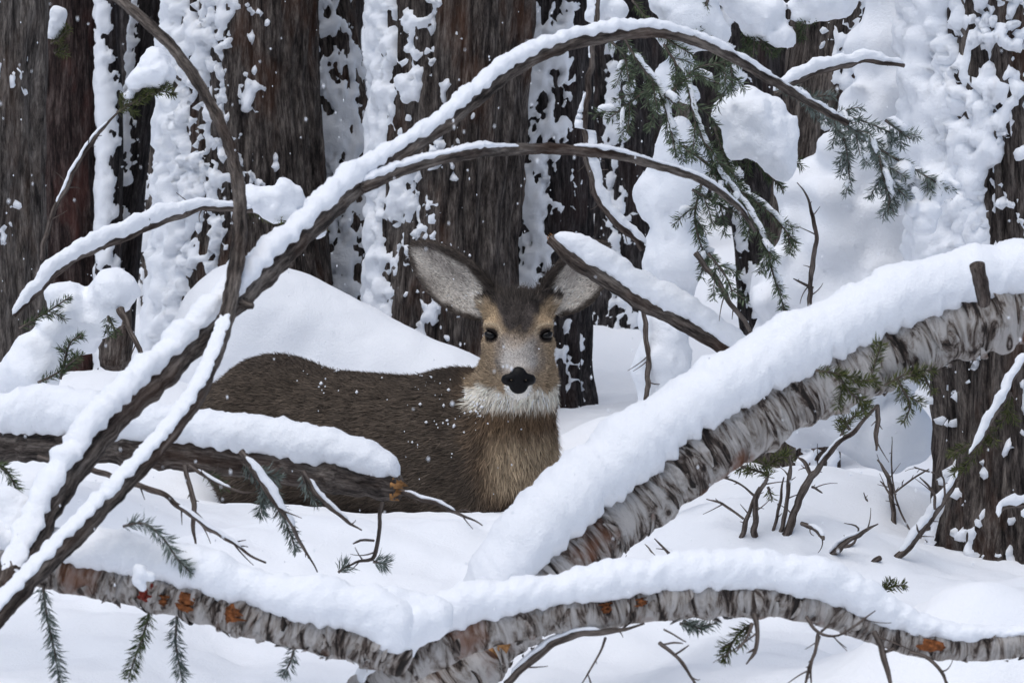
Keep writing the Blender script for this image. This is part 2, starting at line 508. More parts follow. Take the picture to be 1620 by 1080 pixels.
for i in range(46):                                   # the last rows, on both sides of what the photo frames as well
    px = -1500 + 100 * i + rng.normal() * 40; d = 24 + (i * 5.3) % 9
    tree("thin faint trunk in the last rows of the forest, behind all nearer trunks", d, (px, 0, 46 + (i * 7) % 26), (px + rng.normal() * 6, 350, 52 + (i * 7) % 26), BARK_FAR,
         [(215, 60, -.8, .012)], fine=False, amp=.007, seed=90 + i, group="trunks in the last rows of the forest", rough=True)
# ------------------------------------------------------------------ logs and branches with their snow
def branch(label, ctrl, d0, d1, mat, name="branch", cat="branch", parent=None, part=None, amp=.08, seg=14, seed=0, ring=0.0,
           step=.008, wander=.03, cap_noise=1.0, seg_cap=26, cap_range=None, capname="snow_cover", group=None, taper=True):
    """ctrl rows: (px, py, bark width px, snow height px)"""
    c = np.asarray(ctrl, float); n = len(c)
    ts = np.linspace(0, 1, n); dd = d0 + (d1 - d0) * ts
    rows = np.array([[*P(a[0], a[1], q), a[2] * q / F / 2, a[3] * q / F] for a, q in zip(c, dd)])
    R, s = resample(rows, step)
    path, rad, hh = R[:, :3], np.maximum(R[:, 3], .0008), np.maximum(R[:, 4], 0)
    path = path.copy()
    w = wander * np.sin(np.pi * np.linspace(0, 1, len(path)))
    path[:, 1] += w * noise(s * 2.2, seed + .3, .1, seed)
    smooth_path, smooth_rad = path.copy(), rad.copy()
    thin = rad.mean() < .0075
    kk = np.minimum(rad * .6, .004) * (1 if rad.mean() < .008 else .35)
    if thin:
        kq = np.minimum(rad * 1.5, .005) * np.minimum(s / .03, 1)
        path[:, 2] += kq * noise(s * 21, .4, seed, seed + 40); path[:, 0] += kq * noise(s * 21, .9, seed, seed + 41)
        smooth_path = path.copy()
    path[:, 2] += kk * noise(s * 33, .4, seed, seed + 30); path[:, 0] += kk * noise(s * 33, .9, seed, seed + 31)
    path[:, 2] += kk * noise(s * 14, .2, seed, seed + 3); path[:, 0] += kk * noise(s * 14, .7, seed, seed + 4)
    rad = rad * (1 + .16 * noise(s * 18, seed, .3, seed + 5) + .22 * np.clip(noise(s * 42, seed, .6, seed + 7), 0, 1))
    if rad.mean() < .006: rad = rad * (1 - .45 * smooth(.75, 1, s / s[-1]))
    if ring: rad = rad * (1 + ring * noise(s * 45, seed, .3, seed + 6))
    cp, cr = close_ends(path, rad) if taper else (path, rad)
    rm = rad.mean()
    def disp(sv):
        a = fbm(np.stack([sv[..., 0] * 1.6, sv[..., 1] * .8, sv[..., 2] * .8], -1), .45 / max(rm, .004), 3, seed + 8)
        e = noise(sv[..., 0] * 70, sv[..., 1] * 18, sv[..., 2] * 18, seed + 2) if ring else 0
        rr = np.hypot(sv[..., 1], sv[..., 2])
        return rr * (amp * a + ring * .6 * e)
    V, Q, sv = tube(cp, cr, seg, disp, ref=(0, 1, .01))
    if thin and len(path) > 8:                                   # side twiglets and buds
        r_ = np.random.default_rng(seed + 900); tg = tangents(path)
        for _ in range(int(s[-1] * 26) + 1):
            i = int(r_.uniform(.12, .95) * (len(path) - 1))
            rv = r_.normal(size=3) * np.array([1, .7, 1]); rv -= tg[i] * rv.dot(tg[i]); rv /= np.linalg.norm(rv)
            Lt = r_.choice([.008, .02, .045], p=[.4, .35, .25]) * r_.uniform(.7, 1.3)
            u = np.linspace(0, 1, 7)[:, None]; bnd = r_.normal(size=3) * .25
            tp = path[i] + (tg[i] * .6 + rv * .8) * Lt * u + bnd * Lt * u ** 2
            tr = np.linspace(min(rad[i] * .55, .0018), .0006, 7)
            v2, q2, sv2 = tube(tp, tr, 6, ref=(.3, 1, .2))
            Q = np.vstack([Q, q2 + len(V)]); V = np.vstack([V, v2]); sv = np.vstack([sv, sv2 + [i * .01, 0, 0]])
    base = path[np.argmin(path[:, 2])]
    if parent is None:
        root = empty(name, base, label, cat, group)
    else: root = parent
    o = mesh_obj(part or "limb", V, Q, mat, root, attrs={'sv': sv})
    # snow lying along the top
    if hh.max() > .002:
        m = hh > .0015
        if cap_range: m &= (s / s[-1] >= cap_range[0]) & (s / s[-1] <= cap_range[1])
        runs = np.split(np.where(m)[0], np.where(np.diff(np.where(m)[0]) > 1)[0] + 1)
        for run in runs:
            if len(run) < 5: continue
            snow_cap(smooth_path[run], smooth_rad[run], hh[run], s[run], root, seed, cap_noise, seg_cap, capname)
    return root, path, rad

def snow_cap(p, r, h, s, root, seed=0, nz=1.0, seg=26, name="snow_cover"):
    if h.mean() < .022: nz = max(nz, 1.9)
    t = tangents(p)
    side = np.cross(t, [0, 0, 1.0]); ln = np.linalg.norm(side, axis=1, keepdims=True)
    ref = np.array([0, -1.0, 0]) * np.sign(np.median(side[:, 1]) * -1 or 1)
    side = np.where(ln > .12, side / np.maximum(ln, 1e-6), ref)
    up = np.cross(side, t); up *= np.sign(up[:, 2:3] + 1e-9)
    L = s[-1] - s[0]; e = np.minimum(max(max(h.mean(), .006) * .8, 2.2 * r.mean()), L * .35)
    q = np.clip(np.minimum(s - s[0], s[-1] - s) / e, 0, 1); end = np.sqrt(1 - (1 - q) ** 2 + 1e-4)
    hm = max(h.mean(), .004)
    h = h * (1 + nz * .22 * noise(s / hm * .55, seed, .3, seed + 11) + nz * .12 * noise(s / hm * 1.9, seed, .3, seed + 12))
    w = (r * .86 + .22 * h) * (1 + nz * .14 * noise(s / hm * .8, seed, .7, seed + 13))
    top = r + h * .86; bot = r * (.48 + nz * .34 * noise(s * 55, seed, .9, seed + 14))
    top = np.maximum(top, bot + .002)
    a = (top - bot) / 2; cz = (top + bot) / 2
    cz = bot + (cz - bot) * (.25 + .75 * end); a = a * end; w = w * (.15 + .85 * end)
    phi = np.linspace(0, 2 * np.pi, seg, endpoint=False)
    c, sn = np.cos(phi), np.sin(phi)
    V = p[:, None] + side[:, None] * (w[:, None] * c * (np.abs(c) ** -.12 if False else 1))[..., None] + up[:, None] * (cz[:, None] + a[:, None] * sn)[..., None]
    nrm = side[:, None] * c[:, None] + up[:, None] * sn[:, None]
    dsp = .09 * hm * fbm(V, .6 / hm, 2, seed + 15) * nz + np.minimum(.0035, hm * .12) * fbm(V, 55, 2, seed + 16) + np.minimum(.0016, hm * .06) * noise(V[..., 0] * 190, V[..., 1] * 190, V[..., 2] * 190, seed + 17)
    V = V + nrm * (dsp * end[:, None])[..., None]
    # closed ends
    m = len(p)
    Vf = np.vstack([V.reshape(-1, 3), V[0].mean(0), V[-1].mean(0)])
    Q = grid_faces(m, seg)
    j = np.arange(seg); j2 = (j + 1) % seg
    c0 = np.stack([j2, j, np.full(seg, m * seg), np.full(seg, m * seg)], 1)
    T1 = np.stack([j2, j, np.full(seg, m * seg)], 1); T2 = np.stack([(m - 1) * seg + j, (m - 1) * seg + j2, np.full(seg, m * seg + 1)], 1)
    tri = np.vstack([Q[:, [0, 1, 2]], Q[:, [0, 2, 3]], T1, T2])
    mesh_obj(name, Vf, tri, SNOW, root)

def broken_end(p, direction, r, root, seed=0, n=9):
    """splintered wood at a snapped end"""
    r_ = np.random.default_rng(seed); d = np.asarray(direction, float); d /= np.linalg.norm(d)
    a = np.cross(d, [0, 0, 1]); a /= np.linalg.norm(a); b = np.cross(d, a)
    V, T = [], []
    for i in range(n):
        q = r_.uniform(0, 2 * np.pi); rr = r * r_.uniform(.1, .75)
        c = p + a * rr * math.cos(q) + b * rr * math.sin(q) - d * r * .4
        w = r * r_.uniform(.25, .45); tip = c + d * r * r_.uniform(.3, 1.3) + (a * r_.normal() + b * r_.normal()) * r * .15
        k = len(V)
        for m in range(4): V.append(c + w * (a * math.cos(m * 1.57 + q) + b * math.sin(m * 1.57 + q)))
        V.append(tip)
        T += [(k, k + 1, k + 4), (k + 1, k + 2, k + 4), (k + 2, k + 3, k + 4), (k + 3, k, k + 4)]
    mesh_obj("broken_wood", V, T, WOOD, root, shade=False)

def bark_curls(path, rad, n, root, seed, i0=0.0, i1=1.0):
    """papery strips of birch bark peeling round the stem"""
    r_ = np.random.default_rng(seed); t, A_, B_ = pframes(path, (0, 1, .01))
    V, Q, sv = [], [], []
    for k in range(n):
        i = int(len(path) * r_.uniform(i0, i1)); i = min(i, len(path) - 4)
        th0 = r_.uniform(0, 2 * np.pi); span = r_.uniform(.5, 1.5); w = r_.uniform(.006, .018); m = 7
        lift = r_.uniform(.002, .007); sg = r_.choice([-1, 1])
        o = len(V) * 1
        for j in range(m):
            u = j / (m - 1); th = th0 + span * u; e = math.sin(math.pi * u)
            for q in range(3):
                rr = rad[i] * 1.02 + (q / 2) ** 1.6 * lift * e + .001
                al = sg * w * (q / 2) * (.35 + .65 * e) + .004 * math.sin(3 * u + k)
                p = path[i] + t[i] * al + (A_[i] * math.cos(th) + B_[i] * math.sin(th)) * rr
                V.append(p); sv.append((i * .008 + k * .37 + al, rr * math.cos(th), rr * math.sin(th)))
        for j in range(m - 1):
            for q in range(2):
                b = o + j * 3 + q; Q.append((b, b + 1, b + 4, b + 3))
    mesh_obj("bark_curls", V, Q, BIRCH, root, attrs={'sv': sv}, kind='stuff')

# great birch trunk slanting up to the right
E, ep, er = branch("thick fallen birch trunk with deep snow on top, slanting up beside the huge dark trunk",
    [(640, 1130, 110, 0), (740, 1040, 112, 0), (800, 975, 112, 40), (868, 905, 108, 75), (930, 852, 106, 90), (1010, 795, 104, 92), (1100, 722, 104, 84), (1200, 662, 104, 84), (1300, 610, 102, 92), (1400, 562, 100, 84), (1500, 522, 98, 84), (1600, 496, 98, 82), (1760, 460, 98, 80), (2000, 400, 94, 70), (2250, 330, 88, 40)],
    7.1, 7.6, BIRCH, "fallen_birch", "log", seg=44, seed=3, ring=.05, amp=.05, step=.007, seg_cap=40, part="trunk")
branch("", [(1556, 478, 22, 0), (1552, 450, 24, 0), (1546, 420, 22, 0)], 7.28, 7.2, TWIG, parent=E, part="stub", seed=8)
bark_curls(ep, er, 260, E, 4)
# limb along the bottom right
D, dp, dr = branch("lower birch limb with deep snow curving along the ground toward the snow bank",
    [(560, 1110, 62, 0), (620, 1062, 62, 20), (680, 1032, 60, 62), (760, 1000, 58, 58), (850, 980, 56, 52), (960, 965, 56, 56), (1080, 952, 54, 60), (1200, 950, 52, 62), (1290, 964, 46, 66), (1350, 986, 42, 58), (1420, 1010, 40, 40), (1500, 1024, 40, 22), (1580, 1022, 42, 16), (1700, 1012, 42, 10), (1900, 1020, 36, 10), (2060, 1050, 28, 4)],
    6.6, 6.75, BIRCH, "birch_limb", "branch", seg=32, seed=5, ring=.06, amp=.06, step=.006, seg_cap=36)
bark_curls(dp, dr, 150, D, 5)
# limb along the bottom left
C_, cp_, cr_ = branch("birch limb with red and orange bark patches under a long loaf of snow",
    [(-70, 872, 50, 30), (20, 888, 54, 40), (110, 908, 58, 52), (200, 926, 60, 62), (300, 950, 60, 60), (400, 978, 58, 62), (500, 1004, 58, 70), (590, 1026, 58, 80), (640, 1050, 56, 70)],
    6.6, 6.5, BIRCH, "birch_limb", "branch", seg=32, seed=6, ring=.06, amp=.06, step=.006, seg_cap=36)
bark_curls(cp_, cr_, 130, C_, 6)
def bark_patch(path, rad, px, span, length, mat, root, seed):
    """a torn place in the bark where the wood shows, on the side of the stem"""
    r_ = np.random.default_rng(seed)
    proj = 810 + F * (path[:, 0] - CAM[0]) / (((path - CAM) @ FWD))
    i = int(np.argmin(np.abs(proj - px))); t, A_, B_ = pframes(path, (0, 1, .01))
    V, Q = [], []; m, n = 9, 7
    mid = math.pi + r_.uniform(-.35, .1)                        # A_ points away from the viewer's side
    for a in range(m):
        for b in range(n):
            u, v = a / (m - 1) * 2 - 1, b / (n - 1) * 2 - 1
            k = math.sqrt(max(0, 1 - .75 * v * v)) * (1 + .35 * r_.normal() * (abs(u) == 1))
            th = mid + span * u * k * .5
            e = max(0, 1 - max(abs(u), abs(v)) ** 4)
            rr = rad[i] * (1.03 + .07 * r_.normal() * e) + .004 * e - .004 * (1 - e)
            p = path[i] + t[i] * (length * .5 * v + .004 * r_.normal()) + (A_[i] * math.cos(th) + B_[i] * math.sin(th)) * rr
            V.append(p)
    for a in range(m - 1):
        for b in range(n - 1): q = a * n + b; Q.append((q, q + 1, q + n + 1, q + n))
    mesh_obj("torn_bark", V, Q, mat, root)

RED = plain("red_inner_bark", (.15, .02, .012), .7, .2, .7, 120)
ORANGE = plain("orange_inner_bark", (.19, .065, .022), .8, .2, .8, 120)
for px, sp, ln, mt in ((237, 1.5, .036, RED), (300, 1.3, .028, ORANGE), (376, .9, .022, ORANGE), (268, .8, .014, ORANGE)): bark_patch(cp_, cr_, px, sp, ln, mt, C_, px)
for px, sp, ln, mt in ((957, .7, .014, ORANGE), (1010, .6, .014, ORANGE), (1470, 1.2, .05, ORANGE)): bark_patch(dp, dr, px, sp, ln, mt, D, px)
for px, sp, ln, mt in ((760, 1.2, .05, WOOD),): bark_patch(ep, er, px, sp, ln, mt, E, px)
lumps("snow_drip", [(222, 905, 12), (218, 920, 9), (225, 930, 5), (240, 912, 7)], 6.48, C_, k=.01, amp=.003, vox=.003, seed=6)
# snow heaped where the limbs meet
lumps("snow_heap", chain([(560, 965, 28), (600, 962, 34), (625, 985, 34), (612, 1012, 26), (660, 980, 28), (690, 972, 22)], 20, .3), 6.52, C_, k=.03, amp=.014, freq=12, vox=.007, seed=4)
lumps("snow_heap", chain([(8, 800, 26), (30, 815, 26), (20, 845, 24), (62, 848, 20), (5, 870, 20), (88, 858, 16)], 14, .25), 6.62, C_, k=.03, amp=.010, freq=16, vox=.007, seed=14)
# dark log on the left with the snapped end
L1, lp_, lr_ = branch("dark rough log with snapped orange end, snow-loaded, in front of the deer",
    [(-480, 650, 58, 60), (-250, 675, 58, 70), (-120, 690, 56, 70), (0, 702, 54, 70), (100, 704, 54, 68), (200, 710, 52, 62), (300, 718, 54, 58), (400, 732, 52, 62), (500, 750, 50, 62), (580, 764, 48, 62), (630, 772, 44, 54)],
    7.7, 7.5, LIMB, "snapped_log", "log", seg=30, seed=9, amp=.16, ring=.04, step=.007, seg_cap=36)
broken_end(lp_[-1] + np.array([0, -.01, 0]), lp_[-1] - lp_[-6], .024, L1, 3, 14)
branch("", [(600, 775, 14, 0), (650, 784, 11, 2), (700, 800, 7, 3), (740, 818, 5, 0), (762, 832, 4, 0)], 7.5, 7.45, TWIG, parent=L1, part="twig", seed=10, seg=8)

# bent sapling that arches over the deer
A, ap, ar = branch("snow-topped sapling bent in a long arch over the deer",
    [(8, 935, 42, 0), (32, 885, 44, 8), (60, 830, 46, 16), (120, 735, 46, 26), (190, 655, 46, 30), (270, 580, 44, 28), (350, 500, 42, 28), (420, 430, 40, 28), (490, 362, 34, 26), (560, 300, 30, 30), (640, 240, 26, 18), (700, 200, 24, 15), (760, 150, 24, 19), (830, 100, 22, 19), (920, 66, 20, 18), (1040, 52, 17, 16), (1140, 82, 15, 8), (1220, 128, 14, 6), (1290, 168, 12, 5), (1340, 195, 9, 4)],
    6.42, 7.7, LIMB, "arched_sapling", "sapling", seg=20, seed=12, amp=.14, step=.006)
branch("", [(572, 296, 20, 10), (640, 268, 20, 8), (720, 246, 20, 4), (760, 240, 19, 8), (800, 238, 18, 3), (880, 236, 17, 0), (960, 243, 16, 6), (1040, 262, 14, 2), (1110, 286, 12, 5), (1165, 325, 9, 3), (1195, 365, 6, 0)],
       7.03, 7.6, LIMB, parent=A, part="side_limb", seed=13, seg=14, step=.006)
branch("", [(385, 478, 18, 0), (400, 482, 10, 0)], 6.8, 6.78, LIMB, parent=A, part="stub", seed=14, seg=10)
branch("thin dark sapling curving upright, crossing the arched sapling",
    [(-30, 1000, 36, 6), (50, 915, 34, 8), (150, 815, 32, 12), (240, 720, 29, 12), (305, 635, 27, 9), (345, 545, 25, 4), (368, 450, 23, 0), (380, 350, 22, 0), (372, 265, 20, 0), (345, 190, 19, 0), (300, 112, 18, 0), (250, 52, 17, 0), (180, -8, 16, 0), (90, -80, 15, 0), (-60, -170, 14, 0)],
    6.3, 7.4, LIMB, "thin_sapling", "sapling", seg=16, seed=15, amp=.12, step=.006)
# broken bough by the deer's ear
G, gp, gr = branch("snapped bough with pale orange tip and plump snow, reaching in front of the deer's ear",
    [(872, 378, 20, 22), (905, 408, 24, 36), (955, 440, 25, 38), (1010, 475, 25, 38), (1060, 500, 24, 36), (1110, 528, 24, 34), (1160, 560, 23, 30), (1215, 590, 22, 20)],
    8.6, 8.5, LIMB, "snapped_bough", "branch", seg=16, seed=17, step=.006)
broken_end(gp[0], gp[0] - gp[5], .012, G, 5, 6)
# drooping bough on the left
J, jp, jr = branch("drooping bough with a snow ridge above the snowy sapling",
    [(400, 332, 8, 6), (330, 330, 9, 12), (270, 345, 10, 26), (215, 368, 10, 26), (160, 392, 10, 26), (105, 420, 10, 24), (60, 462, 9, 22), (22, 500, 7, 10)],
    8.4, 8.2, TWIG, "snowy_bough", "branch", seg=10, seed=18, step=.006)
branch("thin snow-edged twig hanging behind the arched saplings",
    [(950, -30, 9, 0), (940, 60, 9, 4), (932, 130, 10, 0), (926, 200, 10, 12), (930, 260, 9, 16), (945, 315, 9, 20), (975, 352, 10, 14), (1018, 392, 11, 6)],
    8.4, 8.5, TWIG, "hanging_twig", "branch", seg=10, seed=19, step=.006)
branch("thin bare twig rising to the green-needled snow tuft",
    [(66, 410, 8, 0), (80, 350, 8, 0), (110, 285, 8, 3), (150, 218, 7, 3), (188, 176, 5, 0)], 9.3, 9.3, TWIG, "bare_twig", "branch", seg=8, seed=20)
branch("level snow-topped twig in front of flaky-barked trunk",
    [(1225, 150, 12, 12), (1265, 128, 11, 18), (1310, 108, 9, 16), (1370, 98, 8, 14), (1430, 104, 6, 6)], 8.6, 8.7, TWIG, "snowy_twig", "branch", seg=8, seed=21)

# snow-coated snag, buried bush, mound
H = empty("snow_coated_snag", P(1060, 690, 9.1), "upright snag wholly coated in lumpy snow beside the snapped bough", "snag")
branch("", [(1060, 720, 34, 0), (1058, 560, 32, 0), (1062, 400, 28, 0), (1075, 250, 24, 0), (1085, 100, 20, 0), (1095, -60, 18, 0)], 9.1, 9.1, LIMB, parent=H, part="stem", seed=22)
lumps("snow_coat", chain([(1052, 680, 36), (1050, 620, 40), (1056, 540, 42), (1060, 460, 44), (1058, 390, 44), (1066, 320, 46), (1078, 270, 40), (1076, 210, 30)], 26, .18), 9.06, H, k=.03, amp=.010, freq=18, vox=.009, seed=7)
branch("", [(1020, 480, 7, 0), (1024, 560, 8, 0), (1022, 680, 8, 0)], 8.98, 8.98, TWIG, parent=H, part="twig", seed=23, seg=8)

M = empty("snow_mound", P(470, 640, 11.3), "smooth rounded snow mound behind the deer's back", "snow mound")
lumps("snow_body", [(390, 500, 78), (360, 520, 60), (450, 520, 85, .1), (520, 560, 90, .1), (600, 600, 82, .05), (690, 630, 70), (420, 620, 120, .1), (560, 680, 120, .1), (340, 600, 70), (760, 650, 60)], 11.35, M, k=.16, amp=.012, freq=5, vox=.014, amp2=.0015, seed=3)

bush_s = []
for a in [(1330, 380, 95), (1260, 450, 70), (1300, 300, 60), (1370, 260, 75), (1410, 350, 85), (1440, 450, 85), (1340, 500, 95), (1250, 560, 70), (1400, 560, 80), (1470, 540, 50), (1390, 170, 60), (1400, 80, 62), (1430, 10, 60), (1300, 620, 90), (1400, 680, 70)]:
    bush_s.append(a)
    for _ in range(5):
        q = rng.uniform(0, 6.28); bush_s.append((a[0] + a[2] * .8 * math.cos(q), a[1] + a[2] * .8 * math.sin(q), a[2] * rng.uniform(.18, .38), -a[2] * rng.uniform(.2, .9) * 9.9 / F))
Bsh = empty("snow_laden_bush", P(1320, 700, 9.9), "tall bush buried in billowing snow between flaky-barked trunk and huge dark trunk", "bush")
lumps("snow_load", bush_s, 9.9, Bsh, k=.035, amp=.018, freq=9, vox=.013, seed=9)
for a in [[(1278, 530, 8, 0), (1283, 440, 8, 0), (1290, 380, 7, 0), (1280, 320, 5, 0), (1260, 290, 3, 0)], [(1286, 455, 5, 0), (1255, 440, 3, 0)], [(1475, 130, 5, 0), (1500, 80, 5, 0), (1535, 40, 4, 0)]]:
    branch("", a, 9.3, 9.25, TWIG, parent=Bsh, part="twig", seed=24, seg=7)

# ------------------------------------------------------------------ needle sprays
def needles_on(path, Ln, per_m, r_, flat=.0, colr=((52, 62, 44), (96, 108, 84))):
    t = tangents(path); s = np.r_[0, np.cumsum(np.linalg.norm(np.diff(path, axis=0), axis=1))]
    n = int(s[-1] * per_m)
    q = r_.uniform(.0, 1, n) * s[-1]
    p = np.stack([np.interp(q, s, path[:, i]) for i in range(3)], 1); tt = np.stack([np.interp(q, s, t[:, i]) for i in range(3)], 1)
    rv = r_.normal(size=(n, 3)); rv[:, 2] *= 1 - flat
    rv -= tt * (rv * tt).sum(1, keepdims=True); rv /= np.linalg.norm(rv, axis=1, keepdims=True)
    an = np.radians(r_.normal(52, 10, n))[:, None]
    dr = tt * np.cos(an) + rv * np.sin(an)
    ln = Ln * r_.uniform(.65, 1.1, n)[:, None] * np.clip((s[-1] - q) / (.25 * s[-1]) + .55, .5, 1)[:, None]
    sd_ = np.cross(dr, r_.normal(size=(n, 3))); sd_ /= np.linalg.norm(sd_, axis=1, keepdims=True)
    w = .0011
    bend = r_.normal(size=(n, 3)) * .08 * ln
    mid = p + dr * ln * .55; tip = p + dr * ln + bend
    V = np.stack([p, mid + sd_ * w, tip, mid - sd_ * w], 1).reshape(-1, 3)
    k = np.arange(n)[:, None] * 4
    Q = k + np.array([[0, 1, 2, 3]])
    c0, c1 = lin(*colr[0]), lin(*colr[1])
    m = np.clip(r_.normal(.4, .3, n), 0, 1)[:, None]
    c = np.repeat(c0 + (c1 - c0) * m, 4, axis=0)
    return V, Q, c

GREEN = ((44, 52, 34), (92, 104, 70)); OLIVE = ((52, 58, 30), (104, 108, 62)); FROST = ((70, 80, 70), (140, 150, 145))

def spray(lines, d, root, Ln=.022, per_m=1500, col=GREEN, seed=0, tw=5, sub=0, subL=.06, flat=.2, dj=.0, snow=0, part="needles"):
    """lines: pixel polylines; sub: side shoots per metre"""
    r_ = np.random.default_rng(seed + 500)
    VV, QQ, CC = [], [], []; off = 0
    paths = []
    for li, ln in enumerate(lines):
        dd = d + r_.normal() * dj
        rows = np.array([[*P(a, b, dd)] for a, b in ln])
        R, s = resample(rows, .008); R[:, 1] += .02 * noise(s * 5, seed + li, .2, seed)
        paths.append((R, tw, li))
        t = tangents(R)
        for _ in range(int(s[-1] * sub)):
            u = r_.uniform(.1, .98); i = int(u * (len(R) - 1))
            rv = r_.normal(size=3) * np.array([1, 1, .55]); rv -= t[i] * rv.dot(t[i]); rv /= np.linalg.norm(rv)
            L = subL * r_.uniform(.5, 1.15) * (1.1 - .5 * u)
            dr = t[i] * .62 + rv * .78
            q = np.linspace(0, 1, 8)[:, None]
            sp = R[i] + dr * L * q + np.array([0, 0, -1]) * .25 * L * q ** 2
            paths.append((sp, tw * .5, li))
    tws = {}
    for R, w, li in paths:
        rad = np.linspace(w, w * .45, len(R)) * d / F / 2
        V, Q, sv = tube(R, rad, 6, ref=(.3, 1, .2))
        tv, tq, tsv = tws.setdefault(li, ([], [], []))
        tq.append(Q + sum(len(v_) for v_ in tv)); tv.append(V); tsv.append(sv)
        V, Q, c = needles_on(R, Ln, per_m, r_, flat, col)
        VV.append(V); QQ.append(Q + off); CC.append(c); off += len(V)
    for tv, tq, tsv in tws.values():
        mesh_obj("twig", np.vstack(tv), np.vstack(tq), TWIG, root, attrs={'sv': np.vstack(tsv)})
    mesh_obj(part, np.vstack(VV), np.vstack(QQ), NEEDLE, root, shade=False, attrs={'col': np.vstack(CC)}, kind='stuff')
    if snow:
        for R, w, li in paths:
            if len(R) < 6: continue
            if r_.uniform() < snow:
                i0 = int(len(R) * r_.uniform(.05, .3)); i1 = int(len(R) * r_.uniform(.7, .98))
                q = R[i0:i1]
                if len(q) < 5: continue
                s = np.r_[0, np.cumsum(np.linalg.norm(np.diff(q, axis=0), axis=1))]
                snow_cap(q, np.full(len(q), .004), np.full(len(q), r_.uniform(.007, .016)), s, root, seed + int(i0), 1.3, 12)

def spray_obj(name, label, cat, loc, **kw):
    group = kw.pop('group', None)
    root = empty(name, loc, label, cat, group)
    spray(root=root, **kw)
    return root

hang = [("frosted fir sprig hanging straight down under the end of the red-patched limb", [[(68, 925), (74, 975), (86, 1030), (96, 1085)]], 6.55, FROST, 2200),
        ("dark fir sprig hanging under the red orange patch of the limb", [[(238, 962), (228, 1000), (214, 1040), (204, 1070)]], 6.55, GREEN, 2200),
        ("small frosted fir sprig hanging behind the dark sprig under the limb", [[(280, 972), (278, 1020), (288, 1075)]], 6.6, FROST, 2000),
        ("frosted fir sprig arching out of the snow loaf on the limb", [[(195, 832), (225, 826), (255, 845), (280, 880), (302, 905)]], 6.5, FROST, 2000),
        ("dark green fir sprig beside the sapling foot, at the log's open end", [[(-20, 730), (10, 745), (25, 775), (35, 805)]], 6.9, GREEN, 2200),
        ("little pale fir sprig hanging below the limb's thick middle", [[(466, 1020), (460, 1045), (448, 1066)]], 6.6, FROST, 1800)]
for i, (lb, ln, d, col, pm) in enumerate(hang):
    spray_obj("fir_sprig", lb, "sprig", P(*ln[0][0], d), lines=ln, d=d, col=col, per_m=pm, seed=i, Ln=.024)
s1 = spray_obj("fir_sprig", "long drooping fir sprig with snow hanging below the dark log", "sprig", P(385, 735, 7.35), lines=[[(385, 732), (410, 760), (440, 800), (462, 850), (468, 870)]], d=7.35, col=FROST, per_m=2400, seed=21, Ln=.026, sub=14, subL=.05)
branch("", [(380, 715, 12, 0), (400, 745, 11, 8), (430, 785, 10, 11), (455, 820, 8, 6), (470, 850, 6, 0), (490, 880, 5, 0), (501, 905, 4, 0)], 7.33, 7.3, TWIG, parent=s1, part="stem", seed=31, seg=8)
s2 = spray_obj("fir_sprig", "short twig with drooping needles near the log's snapped end", "sprig", P(480, 760, 7.4), lines=[[(478, 750), (490, 780), (505, 800)]], d=7.4, col=FROST, per_m=1600, seed=22)
branch("", [(480, 745, 9, 0), (510, 790, 8, 5), (545, 820, 6, 2), (572, 838, 4, 0)], 7.4, 7.38, TWIG, parent=s2, part="stem", seed=32, seg=7)
s3 = spray_obj("fir_sprig", "small needle tuft on a slack twig under the dark log", "sprig", P(300, 735, 7.4), lines=[[(322, 745), (345, 762), (362, 772)]], d=7.4, col=GREEN, per_m=1300, seed=23)
branch("", [(300, 735, 7, 0), (340, 762, 6, 4), (380, 778, 4, 0), (415, 778, 3, 0)], 7.4, 7.38, TWIG, parent=s3, part="stem", seed=33, seg=7)
s4 = spray_obj("fir_sprig", "angular twig with fan of pale needles standing in the snow", "sprig", P(590, 890, 7.6), lines=[[(590, 888), (612, 892)], [(535, 905), (548, 895)]], d=7.6, col=FROST, per_m=3200, seed=24, Ln=.03)
branch("", [(606, 795, 8, 0), (600, 840, 7, 0), (590, 882, 6, 0), (560, 892, 4, 0), (535, 902, 3, 0)], 7.6, 7.6, TWIG, parent=s4, part="stem", seed=34, seg=7)
branch("", [(592, 855, 4, 0), (572, 854, 4, 0), (558, 860, 3, 0)], 7.6, 7.58, TWIG, parent=s4, part="twig", seed=35, seg=7)
branch("long bare twig curving down in front of the snow below the dark log", [(60, 722, 9, 0), (150, 742, 9, 0), (215, 765, 9, 0), (265, 785, 9, 0), (300, 815, 9, 3), (350, 845, 8, 3), (420, 890, 6, 0)], 7.2, 7.0, TWIG, "bare_twig", "branch", seg=8, seed=36)
branch("short upright bare twig below the dark log", [(292, 735, 8, 0), (304, 790, 8, 0), (310, 860, 6, 0)], 7.35, 7.3, TWIG, "bare_twig", "branch", seg=8, seed=37)

